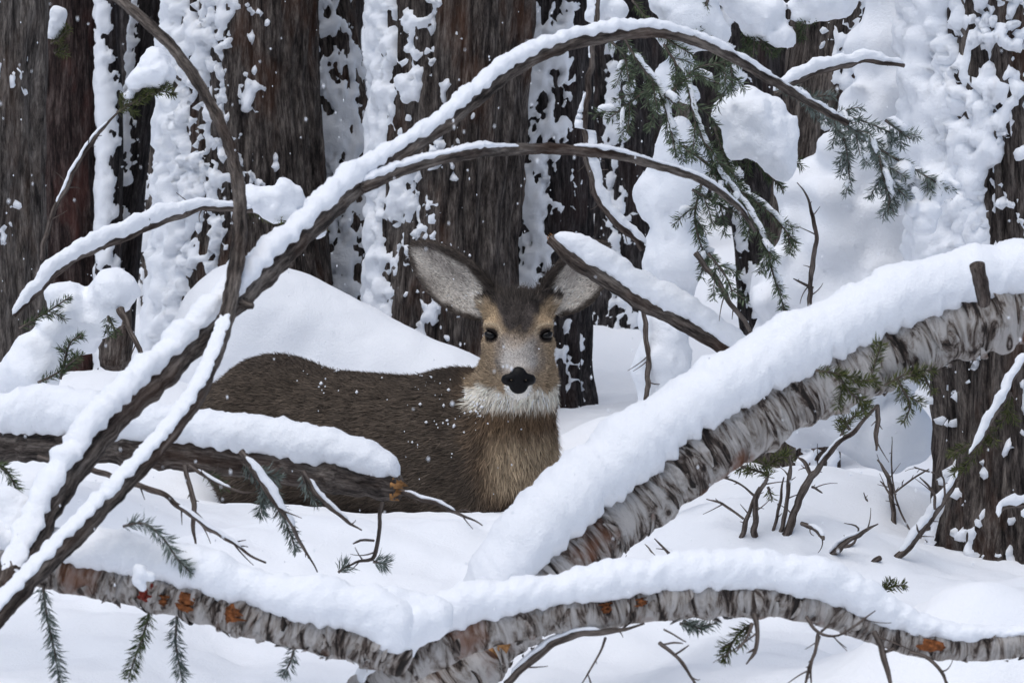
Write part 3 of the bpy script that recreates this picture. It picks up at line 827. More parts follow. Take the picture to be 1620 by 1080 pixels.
# boughs at upper right
b1 = empty("fir_bough", P(1000, 60, 8.2), "green fir bough drooping from the arched sapling's crown", "fir bough")
spray([[(985, 55), (1010, 100), (1040, 140), (1060, 200), (1070, 250)], [(1050, 70), (1085, 130), (1100, 190), (1130, 260), (1150, 300)], [(960, 60), (985, 85), (1000, 120)], [(1040, 130), (1000, 160), (960, 190)],
       [(1100, 60), (1150, 90), (1160, 140)], [(1060, 150), (1100, 110), (1160, 95)]], 8.25, b1, col=((50, 60, 42), (112, 124, 98)), seed=41, sub=40, subL=.085, per_m=1250, dj=.07, snow=.4)
b2 = empty("fir_bough", P(1230, 150, 8.1), "frosted fir bough with drooping sprigs against the buried bush", "fir bough")
spray([[(1225, 130), (1290, 165), (1340, 200), (1400, 230)], [(1300, 170), (1335, 220), (1345, 290)], [(1340, 200), (1390, 250), (1420, 330)], [(1380, 230), (1450, 270), (1500, 300)], [(1400, 190), (1440, 220)], [(1300, 175), (1360, 190), (1410, 210)], [(1390, 240), (1400, 290), (1415, 340)]], 8.1, b2, col=FROST, seed=42, sub=40, subL=.06, per_m=1500, dj=.05, snow=.35)
lumps("snow_load", chain([(1380, 235, 16), (1430, 270, 20), (1480, 290, 18), (1510, 300, 10)], 12, .3) + chain([(1420, 320, 14), (1460, 350, 22), (1480, 310, 14)], 8, .3), 8.14, b2, k=.015, amp=.007, freq=26, vox=.006, seed=13)
b3 = empty("fir_bough", P(1110, 300, 8.3), "green drooping fir sprigs between snow-coated snag and buried bush", "fir bough")
spray([[(1080, 230), (1130, 270), (1180, 330), (1210, 390), (1225, 440), (1245, 500)], [(1110, 290), (1100, 350), (1120, 420)], [(1150, 290), (1210, 330), (1260, 385)], [(1095, 300), (1150, 330), (1200, 350)], [(1120, 400), (1150, 440), (1160, 470)]], 8.35, b3, col=((50, 60, 42), (112, 124, 98)), seed=43, sub=40, subL=.065, per_m=1300, dj=.05, snow=.3)
branch("", [(1100, 400, 9, 0), (1130, 440, 9, 0), (1165, 490, 8, 0), (1205, 555, 7, 0)], 8.4, 8.4, TWIG, parent=b3, part="twig", seed=44, seg=8)
b4 = empty("snow_clump_bough", P(1190, 260, 8.5), "fir bough under one big white snow clump, in front of the flaky-barked trunk", "fir bough")
spray([[(1130, 170), (1190, 200), (1255, 260)], [(1180, 230), (1210, 270), (1240, 300)], [(1130, 200), (1150, 260), (1180, 300)]], 8.5, b4, col=GREEN, seed=45, sub=24, subL=.06)
lumps("snow_load", [(1150, 185, 26), (1185, 175, 34), (1220, 175, 30), (1200, 210, 42), (1225, 235, 36), (1170, 215, 30), (1235, 262, 26), (1160, 240, 18), (1215, 205, 42)], 8.45, b4, k=.018, amp=.016, freq=13, vox=.006, seed=15)
b5 = empty("snow_clump_bough", P(1220, 60, 9.0), "high fir bough loaded with lumpy snow above the arched sapling", "fir bough")
spray([[(1160, 20), (1200, 60), (1225, 90)], [(1300, 20), (1260, 50), (1225, 80)], [(1190, 30), (1180, 70)]], 9.0, b5, col=GREEN, seed=46, sub=24, subL=.06)
lumps("snow_load", [(1180, 10, 36), (1210, 30, 36), (1235, 55, 26), (1290, 0, 36), (1320, -20, 40), (1270, 25, 22), (1160, -30, 40), (1330, 10, 14)], 9.0, b5, k=.02, amp=.016, freq=13, vox=.007, seed=16)
b6 = empty("snow_clump_bough", P(1080, 90, 8.8), "snow-heaped bough hanging behind the arch's highest point", "fir bough")
spray([[(1000, 0), (1040, 50), (1100, 90)], [(1120, 0), (1100, 60)]], 8.8, b6, col=GREEN, seed=47, sub=24, subL=.06)
lumps("snow_load", [(1070, 0, 40), (1100, 30, 42), (1075, 60, 34), (1130, 55, 28), (1105, -40, 50), (1060, 120, 26), (1085, 110, 20), (950, 0, 22), (940, 25, 16), (980, 15, 18), (1090, 150, 18), (1045, 165, 16)], 8.85, b6, k=.025, amp=.010, freq=18, vox=.008, seed=17)

# left: tufts and the buried little fir
t1 = empty("snow_tuft", P(235, 160, 9.3), "green needle tuft capped by a white snow ball on a thin twig", "sprig")
spray([[(185, 178), (215, 160), (250, 145), (278, 150)], [(215, 165), (235, 150)], [(240, 150), (265, 130)]], 9.3, t1, col=OLIVE, seed=51, sub=40, subL=.04, per_m=1800)
lumps("snow_load", [(245, 100, 24), (238, 118, 24), (255, 115, 24), (215, 130, 17), (203, 150, 13)], 9.3, t1, k=.014, amp=.010, freq=18, vox=.005, seed=18)
t2 = empty("snow_tuft", P(95, 70, 12.0), "dim needle tuft with small snow cap against dark reddish trunk", "sprig")
spray([[(80, 70), (95, 60), (112, 45)], [(85, 85), (105, 75)]], 12.0, t2, col=OLIVE, seed=52, sub=50, subL=.05, per_m=1600)
lumps("snow_load", [(92, 22, 14), (88, 40, 13), (82, 55, 9)], 12.0, t2, k=.02, amp=.005, freq=24, vox=.007, seed=19)
t3 = empty("snow_clump_bough", P(440, 350, 8.5), "short bough with a ragged snow clump beside the arched sapling", "fir bough")
spray([[(385, 330), (430, 345), (480, 360), (515, 370)]], 8.5, t3, col=OLIVE, seed=53, sub=30, subL=.05)
lumps("snow_load", [(400, 315, 22), (430, 312, 26), (455, 320, 26), (480, 345, 22), (440, 330, 26), (505, 370, 12), (445, 297, 14)], 8.5, t3, k=.012, amp=.014, freq=16, vox=.006, seed=20)
K = empty("buried_fir_sapling", P(110, 610, 9.0), "young fir bowed under heavy snow lumps beside grey-brown trunk", "sapling")
lumps("snow_load", chain([(196, 450, 34), (160, 470, 36), (140, 500, 36), (100, 470, 26), (110, 520, 36), (70, 545, 36), (40, 580, 36), (60, 590, 36), (20, 610, 34), (80, 575, 30)], 26, .22), 9.0, K, k=.02, amp=.012, freq=18, vox=.008, seed=21)
spray([[(30, 520), (80, 490), (110, 470)], [(95, 600), (110, 545), (130, 530)], [(60, 605), (90, 590), (130, 560)], [(170, 500), (185, 530)]], 8.9, K, col=GREEN, seed=54, sub=22, subL=.05)
branch("", [(190, 490, 14, 0), (205, 520, 9, 0), (232, 580, 7, 0)], 8.95, 8.9, TWIG, parent=K, part="stem", seed=55, seg=8)
branch("", [(180, 450, 44, 0), (185, 500, 46, 0), (180, 580, 46, 0)], 9.5, 9.5, LIMB, parent=K, part="stump", seed=56, seg=18)

# ------------------------------------------------------------------ twiggy shrubs, lower right
def shrub(label, lines, d, seed, sprays=(), name="bare_shrub"):
    d = min(ground_d(lines[0][0][0], lines[0][0][1]) + .03, 9.6)
    root = empty(name, P(lines[0][0][0], lines[0][0][1], d), label, "shrub")
    for i, l in enumerate(lines):
        branch("", l, d, d + rng.normal() * .06, TWIG, parent=root, part="stem" if i == 0 else "twig", seed=seed + i, seg=7, wander=.02)
    if sprays: spray(sprays, d - .02, root, col=OLIVE, seed=seed, sub=30, subL=.045, per_m=1300)
    return root
shrub("forked bare shrub stem rising from snow beneath the thick birch trunk", [
    [(1238, 860, 14, 0), (1262, 800, 12, 0), (1285, 755, 11, 0), (1320, 710, 9, 4), (1352, 680, 7, 0), (1390, 640, 5, 0)], [(1284, 755, 6, 0), (1275, 735, 6, 0), (1262, 722, 4, 0)], [(1285, 770, 4, 0), (1300, 780, 3, 0)], [(1388, 640, 8, 0), (1388, 680, 7, 0), (1385, 712, 6, 0)]], 8.0, 60,
    [[(1330, 690), (1345, 665), (1380, 640)], [(1345, 680), (1330, 660)], [(1430, 600), (1470, 580)], [(1290, 590), (1330, 600), (1380, 560)]])
shrub("needled bare-stemmed shrub clump under the thick birch trunk", [
    [(1193, 860, 10, 0), (1194, 820, 10, 0), (1196, 785, 8, 0), (1215, 755, 6, 0)], [(1168, 873, 9, 0), (1178, 830, 8, 0), (1188, 800, 6, 0), (1200, 770, 4, 0)], [(1176, 820, 4, 0), (1150, 800, 4, 0), (1118, 788, 3, 0)], [(1195, 785, 4, 0), (1170, 765, 3, 0), (1130, 748, 3, 0)], [(1230, 858, 9, 0), (1242, 810, 7, 0), (1248, 760, 7, 0), (1250, 720, 5, 0)], [(1220, 860, 6, 0), (1233, 800, 5, 0), (1240, 755, 4, 0)]], 8.1, 70,
    [[(1215, 755), (1210, 735), (1195, 725)], [(1205, 740), (1235, 725), (1255, 725)], [(1215, 750), (1180, 740), (1165, 745)], [(1215, 770), (1222, 790)]])
shrub("snow-edged sloping stem with fine twigs at the huge dark trunk's foot", [
    [(1415, 885, 12, 0), (1450, 850, 12, 9), (1480, 810, 11, 14), (1505, 770, 9, 8), (1520, 740, 7, 0)], [(1456, 850, 4, 0), (1450, 830, 3, 0)], [(1480, 805, 5, 0), (1478, 780, 4, 0), (1455, 755, 3, 0)], [(1495, 790, 4, 0), (1490, 755, 3, 0), (1445, 738, 3, 0)]], 8.0, 80)
shrub("upright curved twig fan standing in the snow hollow", [
    [(1417, 838, 8, 0), (1412, 790, 8, 0), (1405, 755, 7, 0), (1388, 728, 5, 0)], [(1412, 842, 4, 0), (1385, 815, 4, 0), (1366, 780, 3, 0)], [(1412, 790, 4, 0), (1400, 770, 3, 0), (1393, 760, 3, 0)], [(1414, 780, 3, 0), (1440, 760, 3, 0), (1470, 742, 3, 0)], [(1440, 840, 3, 0), (1415, 780, 3, 0), (1410, 690, 2, 0)]], 8.2, 90)
shrub("low snow-dusted twig leaning over the lower limb's snow", [
    [(1308, 885, 12, 0), (1330, 865, 11, 4), (1360, 845, 7, 2), (1388, 830, 4, 0)], [(1330, 868, 5, 0), (1352, 858, 4, 0), (1358, 835, 3, 0), (1335, 828, 2, 0)], [(1350, 912, 10, 0), (1370, 895, 9, 3), (1392, 883, 8, 0)], [(1268, 828, 7, 0), (1295, 840, 8, 4), (1305, 852, 6, 0)]], 7.5, 100)
shrub("faint dry weed stalks poking from snow behind the birch trunk's foot", [
    [(968, 898, 7, 0), (1000, 890, 8, 3), (1030, 890, 7, 3), (1065, 890, 5, 0)], [(1065, 890, 5, 0), (1055, 870, 4, 0), (1035, 852, 3, 0)], [(1045, 888, 3, 0), (1030, 870, 3, 0), (1020, 860, 2, 0)], [(1010, 888, 3, 0), (1005, 872, 2, 0)]], 7.7, 110)
spray_obj("fir_sprig", "small green needle tuft sticking out where limb snow meets the bank", "sprig", P(1400, 930, 7.0), lines=[[(1385, 945), (1405, 930), (1432, 925)], [(1395, 942), (1410, 918)]], d=min(ground_d(1385, 945), 8.0), col=OLIVE, per_m=2400, seed=61, Ln=.02)
spray_obj("fir_sprig", "hanging green needle tuft under the lower limb's bend", "sprig", P(1150, 1000, 6.7), lines=[[(1190, 985), (1165, 1005), (1145, 1045)], [(1160, 1015), (1140, 1025)]], d=6.72, col=OLIVE, per_m=1600, seed=62, sub=30, subL=.03)
spray_obj("fir_sprig", "flat needle spray tucked under the lower limb near hanging snow", "sprig", P(1090, 990, 6.7), lines=[[(1075, 985), (1105, 990), (1135, 985)], [(1080, 980), (1110, 995)]], d=6.75, col=FROST, per_m=2200, seed=63)
spray_obj("fir_sprig", "green needle tufts lying against the thick birch trunk's bark below its snow", "sprig", P(1340, 600, 7.05), lines=[[(1290, 585), (1320, 590), (1350, 600)], [(1330, 600), (1350, 625), (1375, 640)], [(1380, 590), (1388, 565), (1395, 545)], [(1350, 605), (1385, 600)]], d=7.1, col=OLIVE, per_m=2000, seed=64, sub=34, subL=.035)
spray_obj("fir_sprig", "needle tufts drooping under the thick birch trunk toward the huge dark trunk", "sprig", P(1450, 600, 7.3), lines=[[(1400, 610), (1440, 590), (1480, 585)], [(1420, 600), (1440, 640), (1430, 670)], [(1460, 590), (1475, 620)]], d=7.35, col=OLIVE, per_m=1700, seed=65, sub=24, subL=.035)
q_, _, _ = branch("snow-lined twig with green needles hanging before the huge dark trunk", [(1625, 560, 9, 8), (1600, 605, 9, 12), (1580, 645, 8, 15), (1560, 680, 7, 12), (1535, 720, 5, 6)], 8.4, 8.3, TWIG, "snowy_twig", "branch", seg=8, seed=141)
spray([[(1600, 620), (1590, 660), (1560, 700)], [(1560, 690), (1530, 735), (1510, 745)], [(1540, 700), (1500, 720)]], 8.38, q_, col=OLIVE, seed=66, sub=26, subL=.035)
q_, _, _ = branch("snow-capped stub twig at the huge dark trunk's side, low down", [(1640, 800, 9, 14), (1610, 802, 9, 16), (1585, 806, 7, 12), (1578, 825, 5, 0)], 8.4, 8.35, TWIG, "snowy_twig", "branch", seg=8, seed=142)
# twigs below the lower limb
for i, (lb, ls) in enumerate([
    ("looping thin twigs hanging below the lower limb's bend", [[(1275, 975, 6, 0), (1295, 1000, 5, 0), (1320, 1005, 4, 0), (1350, 990, 4, 0), (1385, 965, 3, 0)], [(1295, 1000, 6, 0), (1285, 1040, 5, 0), (1272, 1090, 4, 0)], [(1296, 1005, 4, 0), (1284, 1050, 4, 0), (1284, 1090, 3, 0)], [(1300, 998, 4, 0), (1318, 985, 3, 0)]]),
    ("dark twig angling down from the lower limb past the bend", [[(1383, 1000, 9, 0), (1395, 1030, 9, 0), (1405, 1060, 8, 0), (1412, 1095, 7, 0)], [(1400, 1030, 6, 0), (1415, 1022, 6, 0)]]),
    ("thin twig arching down below the limb's reddish stretch", [[(1440, 1030, 5, 0), (1470, 1042, 6, 0), (1490, 1060, 6, 0), (1500, 1090, 5, 0)]]),
    ("spidery twigs under the limb's middle beside a snow drip", [[(1043, 1015, 7, 0), (1062, 1030, 6, 0), (1090, 1060, 5, 0), (1105, 1090, 5, 0)], [(1050, 1018, 3, 0), (1080, 1018, 3, 0)], [(1065, 1035, 4, 0), (1090, 1020, 3, 0)], [(1050, 995, 3, 0), (1085, 1015, 3, 0)]]),
    ("pair of stubby twigs hanging where needles dangle under limb", [[(1194, 970, 10, 0), (1200, 1000, 7, 0), (1195, 1030, 6, 0), (1182, 1050, 4, 0)], [(1190, 985, 6, 0), (1180, 1010, 4, 0), (1165, 1030, 3, 0)]]),
    ("long grey twig running along beneath the lower limb", [[(800, 1082, 12, 0), (830, 1050, 13, 4), (870, 1020, 12, 6), (920, 1003, 11, 4), (980, 995, 8, 0), (1020, 985, 6, 0)], [(958, 1008, 4, 0), (945, 1040, 3, 0), (920, 1080, 3, 0)]])]):
    root = empty("bare_twig", P(ls[0][0][0], ls[0][0][1], 6.65), lb, "branch")
    for j, l in enumerate(ls): branch("", l, 6.65, 6.62, TWIG, parent=root, part="stem" if j == 0 else "twig", seed=120 + i * 7 + j, seg=8, wander=.01)

# ------------------------------------------------------------------ the deer
O = P(820, 800, 10.0)
EYE_R = {}
for s in (-1, 1):
    a_ = math.radians(16) * s
    EYE_R[s] = np.array([[math.cos(a_), 0, math.sin(a_)], [0, 1, 0], [-math.sin(a_), 0, math.cos(a_)]])
def deer_sdf(p):
    T = {}
    x = sd_ell(p, (-.065, .03, .09), (.148, .17, .225))
    x = smin(x, sd_ell(p, (-.15, .09, .14), (.15, .16, .185)), .06)
    x = smin(x, sd_cone(p, (-.17, .10, .115), (-.58, .37, .125), .185, .178), .06)
    x = smin(x, sd_ell(p, (-.62, .39, .155), (.175, .16, .178)), .06)
    x = smin(x, sd_cone(p, (-.77, .47, .22), (-.825, .50, .13), .035, .018), .03)
    for a in [(-.13, -.02), (-.02, .10)]:                       # forelegs, down in the snow
        x = smin(x, sd_cone(p, (a[0], a[1], .0), (a[0], a[1] - .01, -.22), .07, .036), .05)
        x = smin(x, sd_cone(p, (a[0], a[1] - .01, -.22), (a[0], a[1], -.40), .034, .022), .02)
    for a in [(-.66, .30), (-.58, .47)]:
        x = smin(x, sd_cone(p, (a[0], a[1], .05), (a[0] + .03, a[1], -.14), .11, .06), .06)
        x = smin(x, sd_cone(p, (a[0] + .03, a[1], -.14), (a[0] - .06, a[1] + .03, -.26), .05, .032), .03)
        x = smin(x, sd_cone(p, (a[0] - .06, a[1] + .03, -.26), (a[0] - .04, a[1] + .02, -.42), .03, .022), .02)
    x = smin(x, sd_cone(p, (-.035, .02, .13), (-.004, -.03, .30), .122, .091), .05)
    x = smin(x, sd_cone(p, (-.004, -.03, .28), (0, -.07, .42), .089, .078), .04)
    # head
    x = smin(x, sd_ell(p, (0, -.118, .455), (.072, .085, .078)), .03)
    x = smin(x, sd_ell(p, (0, -.14, .385), (.078, .075, .075)), .03)     # cheeks
    x = smin(x, sd_cone(p, (0, -.175, .425), (0, -.275, .345), .055, .034), .035)   # muzzle
    x = smin(x, sd_cone(p, (0, -.13, .335), (0, -.268, .312), .056, .024), .02)     # jaw
    x = smin(x, sd_ell(p, (0, -.29, .347), (.036, .018, .024)), .012)               # nose swell
    for s in (-1, 1):
        x = smin(x, sd_ell(p, (s * .058, -.162, .457), (.026, .034, .014)), .016)   # brow
        x = smin(x, sd_ell(p, (s * .062, -.150, .408), (.026, .035, .024)), .018)   # cheekbone
        socket = sd_ell(p, (s * .064, -.198, .433 + 0), (.016, .016, .009), EYE_R[s])
        x = -smin(-x, socket, .010)
    ears = []
    for s in (-1, 1):
        e, ein = ear(p, s)
        x = smin(x, sd_cone(p, (s * .050, -.085, .490), EARS[s][0] + EARS[s][1] * .02 - EARS[s][3] * .012, .034, .022), .03)
        x = smin(x, e, .016)
    return x

def unit(v): v = np.asarray(v, float); return v / np.linalg.norm(v)
EARS = {}
for s, base, tip, nrm in ((-1, (-.075, -.085, .497), (-.262, -.05, .640), (-.10, -1, -.12)), (1, (.078, -.085, .503), (.222, -.045, .640), (.28, -1, -.12))):
    base, tip = np.array(base), np.array(tip)
    u = unit(tip - base); n = unit(np.array(nrm) - u * np.dot(nrm, u)); v = np.cross(n, u)
    EARS[s] = (base, u, v, n, np.linalg.norm(tip - base))
def ear(p, s):
    base, u, v, n, L = EARS[s]
    q = p - base
    a, b, c = q @ u, q @ v, q @ n
    t = np.clip(a / L, 0, 1)
    w = .060 * np.clip(np.sin(np.pi * np.clip(.14 + .86 * t, 0, 1) ** .95), 0.0, 1) ** .62 + .003
    a2 = a - L * .5
    cup = c + .018 - .030 * (b / .058) ** 2 * (1 - .3 * t) - .012 * (t - .5) ** 2       # curved sheet
    d2 = np.hypot(np.maximum(np.abs(b) - w, 0), np.maximum(np.abs(a2) - L * .5, 0))
    sheet = np.hypot(d2, np.maximum(np.abs(cup) - .004, 0)) - .0045
    inn = (cup > 0)
    return sheet, inn

h = .0056
lo = np.array([-.87, -.335, -.45]); hi = np.array([.26, .64, .68])
nx, ny, nz_ = [int((hi[i] - lo[i]) / h) + 2 for i in range(3)]
Fd = np.full((nx, ny, nz_), .1, np.float32)
def fill(l, hgh):
    i0 = np.maximum(((np.array(l) - lo) / h).astype(int), 0); i1 = np.minimum(((np.array(hgh) - lo) / h).astype(int) + 2, [nx, ny, nz_])
    ax = [lo[i] + h * np.arange(i0[i], i1[i]) for i in range(3)]
    for k in range(i0[0], i1[0], 24):
        k1 = min(k + 24, i1[0])
        g = np.stack(np.meshgrid(lo[0] + h * np.arange(k, k1), ax[1], ax[2], indexing='ij'), -1)
        Fd[k:k1, i0[1]:i1[1], i0[2]:i1[2]] = deer_sdf(g)
fill((-.87, -.2, -.45), (.14, .64, .38)); fill((-.29, -.335, .17), (.26, .16, .68))
DV, DQ = surface_net(Fd.astype(float), lo, h)

def deer_colour(p, n):
    x, y, z = p.T
    body = lin(80, 70, 61); c = np.tile(body, (len(p), 1))
    mot = fbm(p, 22, 3, 77)
    c = c * (1 + .30 * mot[:, None])
    def put(mask, col, var=.12):
        m = np.clip(mask, 0, 1)[:, None]
        cc = lin(*col)[None] * (1 + var * mot[:, None])
        nonlocal c
        c = c * (1 - m) + cc * m
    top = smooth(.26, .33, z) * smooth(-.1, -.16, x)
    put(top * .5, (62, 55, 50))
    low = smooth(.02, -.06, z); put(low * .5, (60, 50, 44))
    # neck and chest
    front = smooth(.16, -.02, y)
    nk = smooth(-.165, -.035, x + .12 * (z - .2) + .02 * mot) * front
    put(nk * smooth(-.02, .06, z), (106, 86, 67))
    put(nk * smooth(-.10, -.04, x) * smooth(.02, .07, z) * smooth(.215, .14, z + .05 * np.abs(x) + .02 * mot), (172, 152, 126))
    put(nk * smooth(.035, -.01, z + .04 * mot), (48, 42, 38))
    # head
    hd = smooth(.235, .265, z) * smooth(.03, -.03, y) * (np.abs(x) < .13)
    put(hd, (152, 132, 108))
    put(hd * smooth(.075, .09, np.abs(x)) * smooth(.45, .47, z), (186, 172, 154))
    put(hd * smooth(.215, .245, z + .012 * mot) * smooth(.312, .290, z + .02 * mot), (226, 218, 204), .05)
    fc = smooth(-.12, -.16, y)
    put(fc * hd * smooth(.075, .025, np.abs(x) + .012 * mot) * smooth(.33, .36, z) * smooth(.455, .42, z + .012 * mot), (154, 143, 132), .28)
    put(fc * hd * smooth(.055, .025, np.abs(x) - .1 * (.40 - z)) * smooth(.355, .375, z) * smooth(.43, .40, z + .014 * mot), (170, 164, 158), .25)
    put(hd * smooth(.060, .036, np.abs(x) - .55 * np.clip(z - .475, -.03, .03) + .012 * mot) * smooth(.425, .46, z + .02 * mot), (62, 56, 53), .8)
    put(hd * smooth(.505, .52, z), (60, 54, 50), .5)
    put(hd * smooth(.046, .056, np.abs(x)) * smooth(.445, .46, z) * smooth(.51, .49, z) * .8, (164, 142, 114))
    # white round the mouth, dark by the nose
    put(smooth(-.225, -.25, y) * smooth(.335, .318, z), (232, 226, 216), .04)
    for s in (-1, 1):
        de = np.sqrt(((x - s * .0655) / 1.25) ** 2 + (y + .185) ** 2 * .4 + (z - .434) ** 2)
        put(smooth(.023, .015, de) * (y < -.12), (48, 41, 38))
        tear = np.exp(-((np.abs(x) - .047 + .25 * (.425 - z)) / .006) ** 2) * smooth(.43, .42, z) * smooth(.385, .41, z) * (np.sign(x) == s) * (y < -.15)
        put(tear * .55, (104, 90, 78), .3)
        put(smooth(.034, .026, de) * smooth(.024, .028, de) * (y < -.12) * (z > .434) * .6, (196, 178, 152))
        base, u, v, nn, L = EARS[s]
        q = p - base; a, b, cc = q @ u, q @ v, q @ nn
        e, inn = ear(p, s)
        on = (e < .012) & (a > -.015) & (a < L + .02) & (np.abs(b) < .075)
        on = on & ((np.abs(x) > .085) | (z > .53))
        t = np.clip(a / L, 0, 1)
        put(on * 1.0, (74, 66, 60))
        facing = (n @ nn) > .1
        wl = .060 * np.clip(np.sin(np.pi * np.clip(.14 + .86 * t, 0, 1) ** .95), 0.0, 1) ** .62
        upb = b * (1 if v[2] > 0 else -1)
        rim = smooth(.0, .014, wl - np.abs(b) - .012 * (upb > 0) + .006 * mot)
        put(on * facing * rim * smooth(1.02, .86, t), (206, 197, 186), .12)
        dk = np.exp(-((b * -1 * (1 if s < 0 else -1) - .012) / .020) ** 2) * smooth(.22, .42, t) * smooth(.98, .8, t)
        put(on * facing * dk * .55, (118, 108, 102), .3)
        lower = smooth(.012, .04, -v[2] * 0 + (b * (1 if v[2] < 0 else -1))) * smooth(.35, .6, t)
        put(on * facing * lower * .6, (92, 84, 78), .3)
    return np.clip(c, .003, .9)

def vnormals(V, Q):
    n = np.cross(V[Q[:, 2]] - V[Q[:, 0]], V[Q[:, 3]] - V[Q[:, 1]])
    vn = np.zeros_like(V)
    for k in range(4): np.add.at(vn, Q[:, k], n)
    return vn / np.maximum(np.linalg.norm(vn, axis=1, keepdims=True), 1e-9), n
DN, fn = vnormals(DV, DQ)
deer = empty("deer", O + np.array([-.35, .2, -.05]), "brown mule deer doe standing belly-deep in snow, looking at the viewer", "deer")
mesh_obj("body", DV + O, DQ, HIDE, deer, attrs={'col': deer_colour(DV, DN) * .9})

# fur: short blades lying along the coat
def fur(count, sel, length, width, lift, rs):
    area = np.linalg.norm(fn, axis=1) * sel
    f = rs.choice(len(DQ), count, p=area / area.sum())
    uv = rs.uniform(size=(count, 2)); a, b = uv[:, :1], uv[:, 1:]
    q = DQ[f]
    p = (DV[q[:, 0]] * (1 - a) + DV[q[:, 1]] * a) * (1 - b) + (DV[q[:, 3]] * (1 - a) + DV[q[:, 2]] * a) * b
    n = unit_rows(DN[q].mean(1))
    x, y, z = p.T
    headish = (smooth(.27, .33, z) * smooth(.05, -.02, y) * (np.abs(x) < .3))[:, None]
    neckish = (smooth(-.16, -.07, x))[:, None] * (1 - headish)
    flow = np.array([-.95, .45, -.28]) * (1 - neckish) + np.array([-.12, .05, -1]) * neckish
    flow = flow * (1 - headish) + headish * np.stack([x * 5, np.full_like(x, .7), .25 + (z - .40) * 3], 1)
    for s in (-1, 1):
        base, u, v, nn, L = EARS[s]
        e, _ = ear(p, s); on = ((e < .010) & ((np.abs(x) > .10) | (z > .54)))[:, None]
        flow = np.where(on, u + np.sign((p - base) @ v)[:, None] * v * .25, flow)
    flow = flow + rs.normal(size=(count, 3)) * .22
    flow -= n * (flow * n).sum(1, keepdims=True); flow = unit_rows(flow)
    L_ = length(p)[:, None] * rs.uniform(.6, 1.25, (count, 1))
    lf = np.clip(rs.normal(lift, .14, (count, 1)), .08, .9)
    d = unit_rows(flow * (1 - lf) + n * lf)
    side = unit_rows(np.cross(d, n) + rs.normal(size=(count, 3)) * .25)
    w = width * rs.uniform(.7, 1.3, (count, 1))
    mid = p + d * L_ * .5 - n * L_ * .02
    tip = p + d * L_ + (flow - n * .3) * L_ * .12
    V = np.stack([p - side * w, p + side * w, tip], 1)
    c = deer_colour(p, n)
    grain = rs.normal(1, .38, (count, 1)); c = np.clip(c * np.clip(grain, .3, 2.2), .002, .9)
    return V.reshape(-1, 3), np.arange(count * 3).reshape(-1, 3), np.repeat(c, 3, axis=0)
def unit_rows(v): return v / np.maximum(np.linalg.norm(v, axis=1, keepdims=True), 1e-9)
fcent = DV[DQ].mean(1)
headf = (fcent[:, 2] > .30) & (fcent[:, 1] < .06)
def flen(p):
    x, y, z = p.T
    face = smooth(-.10, -.17, y) * smooth(.30, .33, z)
    l = np.where(z > .28, .013, .021) * (1 - face) + .0055 * face
    crown = smooth(.50, .53, z) * (np.abs(x) < .075); l = l * (1 - crown) + .034 * crown
    bib = smooth(.05, .1, z) * smooth(.21, .16, z) * smooth(-.12, -.05, x); l = l + .008 * bib
    ears_ = (np.abs(x) > .10) & (z > .44); l = np.where(ears_, .007, l)
    nose = (y < -.255); return np.where(nose, .003, l)
rs = np.random.default_rng(5)
above = fcent[:, 2] > -.16
A1 = fur(70000, above & ~headf, flen, .0014, .28, rs); A2 = fur(42000, headf * 1.0, flen, .0010, .27, rs)
V = np.vstack([A1[0], A2[0]]); T = np.vstack([A1[1], A2[1] + len(A1[0])]); c = np.vstack([A1[2], A2[2]])
mesh_obj("fur", V + O, T, FUR, deer, shade=False, attrs={'col': c}, kind='stuff')

def small_sdf(name, fun, lo, hi, hh, mat, parent):
    g = grid_pts(np.array(lo), np.array(hi), hh)
    V, Q = surface_net(fun(g), np.array(lo), hh)
    return mesh_obj(name, V + O, Q, mat, parent)
def nose_f(p):
    x = sd_ell(p, (0, -.299, .352), (.020, .016, .018))
    x = smin(x, sd_ell(p, (0, -.303, .341), (.036, .014, .014)), .010)
    x = smin(x, sd_ell(p, (0, -.302, .325), (.022, .013, .020)), .008)
    for s in (-1, 1):
        x = smin(x, sd_ell(p, (s * .027, -.292, .338), (.014, .014, .013)), .010)
        x = -smin(-x, sd_ell(p, (s * .019, -.316, .338), (.008, .010, .0045)), .004)
    return x + .0006 * noise(p[..., 0] * 300, p[..., 1] * 300, p[..., 2] * 300, 3)
small_sdf("nose", nose_f, (-.05, -.335, .295), (.05, -.265, .38), .002, NOSE, deer)
for s in (-1, 1):
    small_sdf("eye", lambda p: sd_ell(p, (s * .0635, -.1775, .433), (.0190, .0140, .0108), EYE_R[s]), (s * .064 - .022, -.2, .415), (s * .064 + .022, -.155, .452), .0018, EYE, deer)
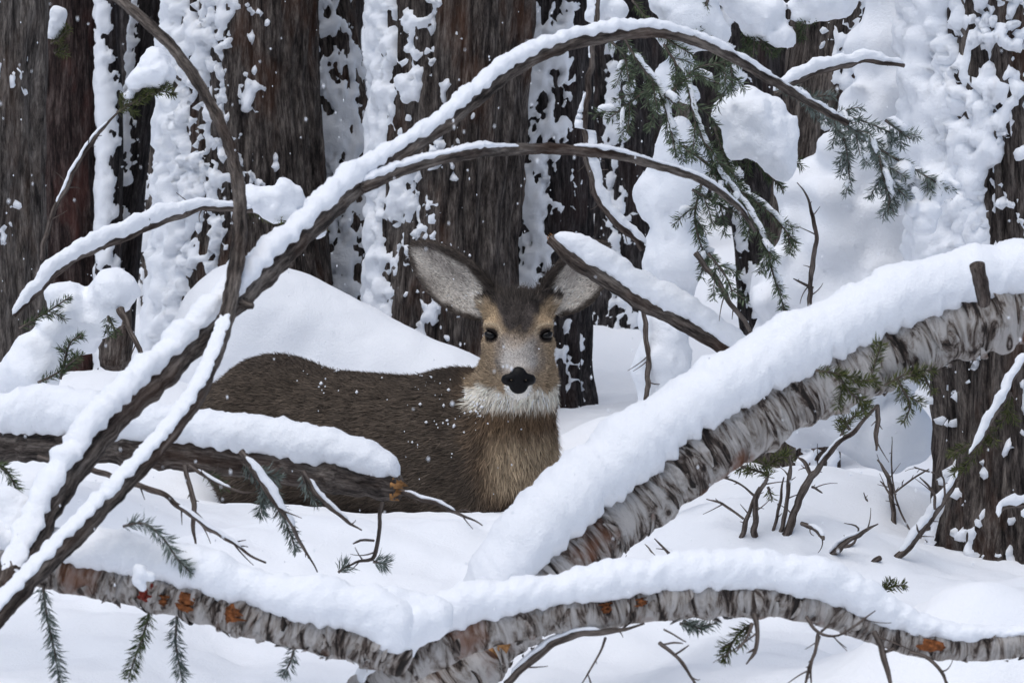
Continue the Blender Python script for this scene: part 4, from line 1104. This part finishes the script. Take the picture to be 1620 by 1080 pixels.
# flakes caught in the coat
rs = np.random.default_rng(8)
cand = np.where((DN[:, 2] > -.2) & (DN[:, 1] < .5) & (DV[:, 2] > .05))[0]
VV, TT = [], []; cnt = 0
oct_v = np.array([[1, 0, 0], [-1, 0, 0], [0, 1, 0], [0, -1, 0], [0, 0, 1], [0, 0, -1]], float)
oct_f = np.array([[0, 2, 4], [2, 1, 4], [1, 3, 4], [3, 0, 4], [2, 0, 5], [1, 2, 5], [3, 1, 5], [0, 3, 5]])
pick = rs.choice(cand, 15000)
pp = DV[pick]
wgt = .010 + 1.1 * np.exp(-((pp[:, 0] + .10) / .10) ** 2) * smooth(.05, .2, pp[:, 2]) * (pp[:, 2] < .31) + .22 * np.exp(-((pp[:, 0] + .5) / .12) ** 2) * smooth(.2, .3, pp[:, 2])
wgt *= .12 + 3.0 * np.clip(fbm(pp, 18, 2, 5) - .12, 0, 1)
face = (pp[:, 1] < -.12); wgt = np.where(face, .004, wgt)
earz = (np.abs(pp[:, 0]) > .12) & (pp[:, 2] > .45) & (pp[:, 0] > -.3)
wgt = np.where(earz, .5 * (DN[pick][:, 2] > .5), wgt)
for i in pick[rs.uniform(size=len(pick)) < wgt * .22]:
    r = rs.uniform(.0009, .0034) * rs.choice([.8, 1.0, 1.5])
    VV.append(DV[i] + DN[i] * .008 + oct_v * r * rs.uniform(.6, 1.4, 3) + O); TT.append(oct_f + cnt); cnt += 6
mesh_obj("snow_flecks", np.vstack(VV), np.vstack(TT), SNOW, deer, kind='stuff')

# ------------------------------------------------------------------ falling flakes
rs = np.random.default_rng(3)
VV, TT = [], []
for i in range(800):
    d = rs.uniform(4.5, 12.5); p = P(rs.uniform(-60, 1680), rs.uniform(-60, 1000), d)
    r = rs.uniform(.0010, .0022)
    VV.append(p + oct_v * r * np.array([.8, .8, 1.5]) * rs.uniform(.7, 1.3, 3)); TT.append(oct_f + i * 6)
fl = mesh_obj("falling_snow", np.vstack(VV), np.vstack(TT), SNOW, kind='stuff')
tag(fl, "small snowflakes falling through the air in front of the forest", "snowflakes")
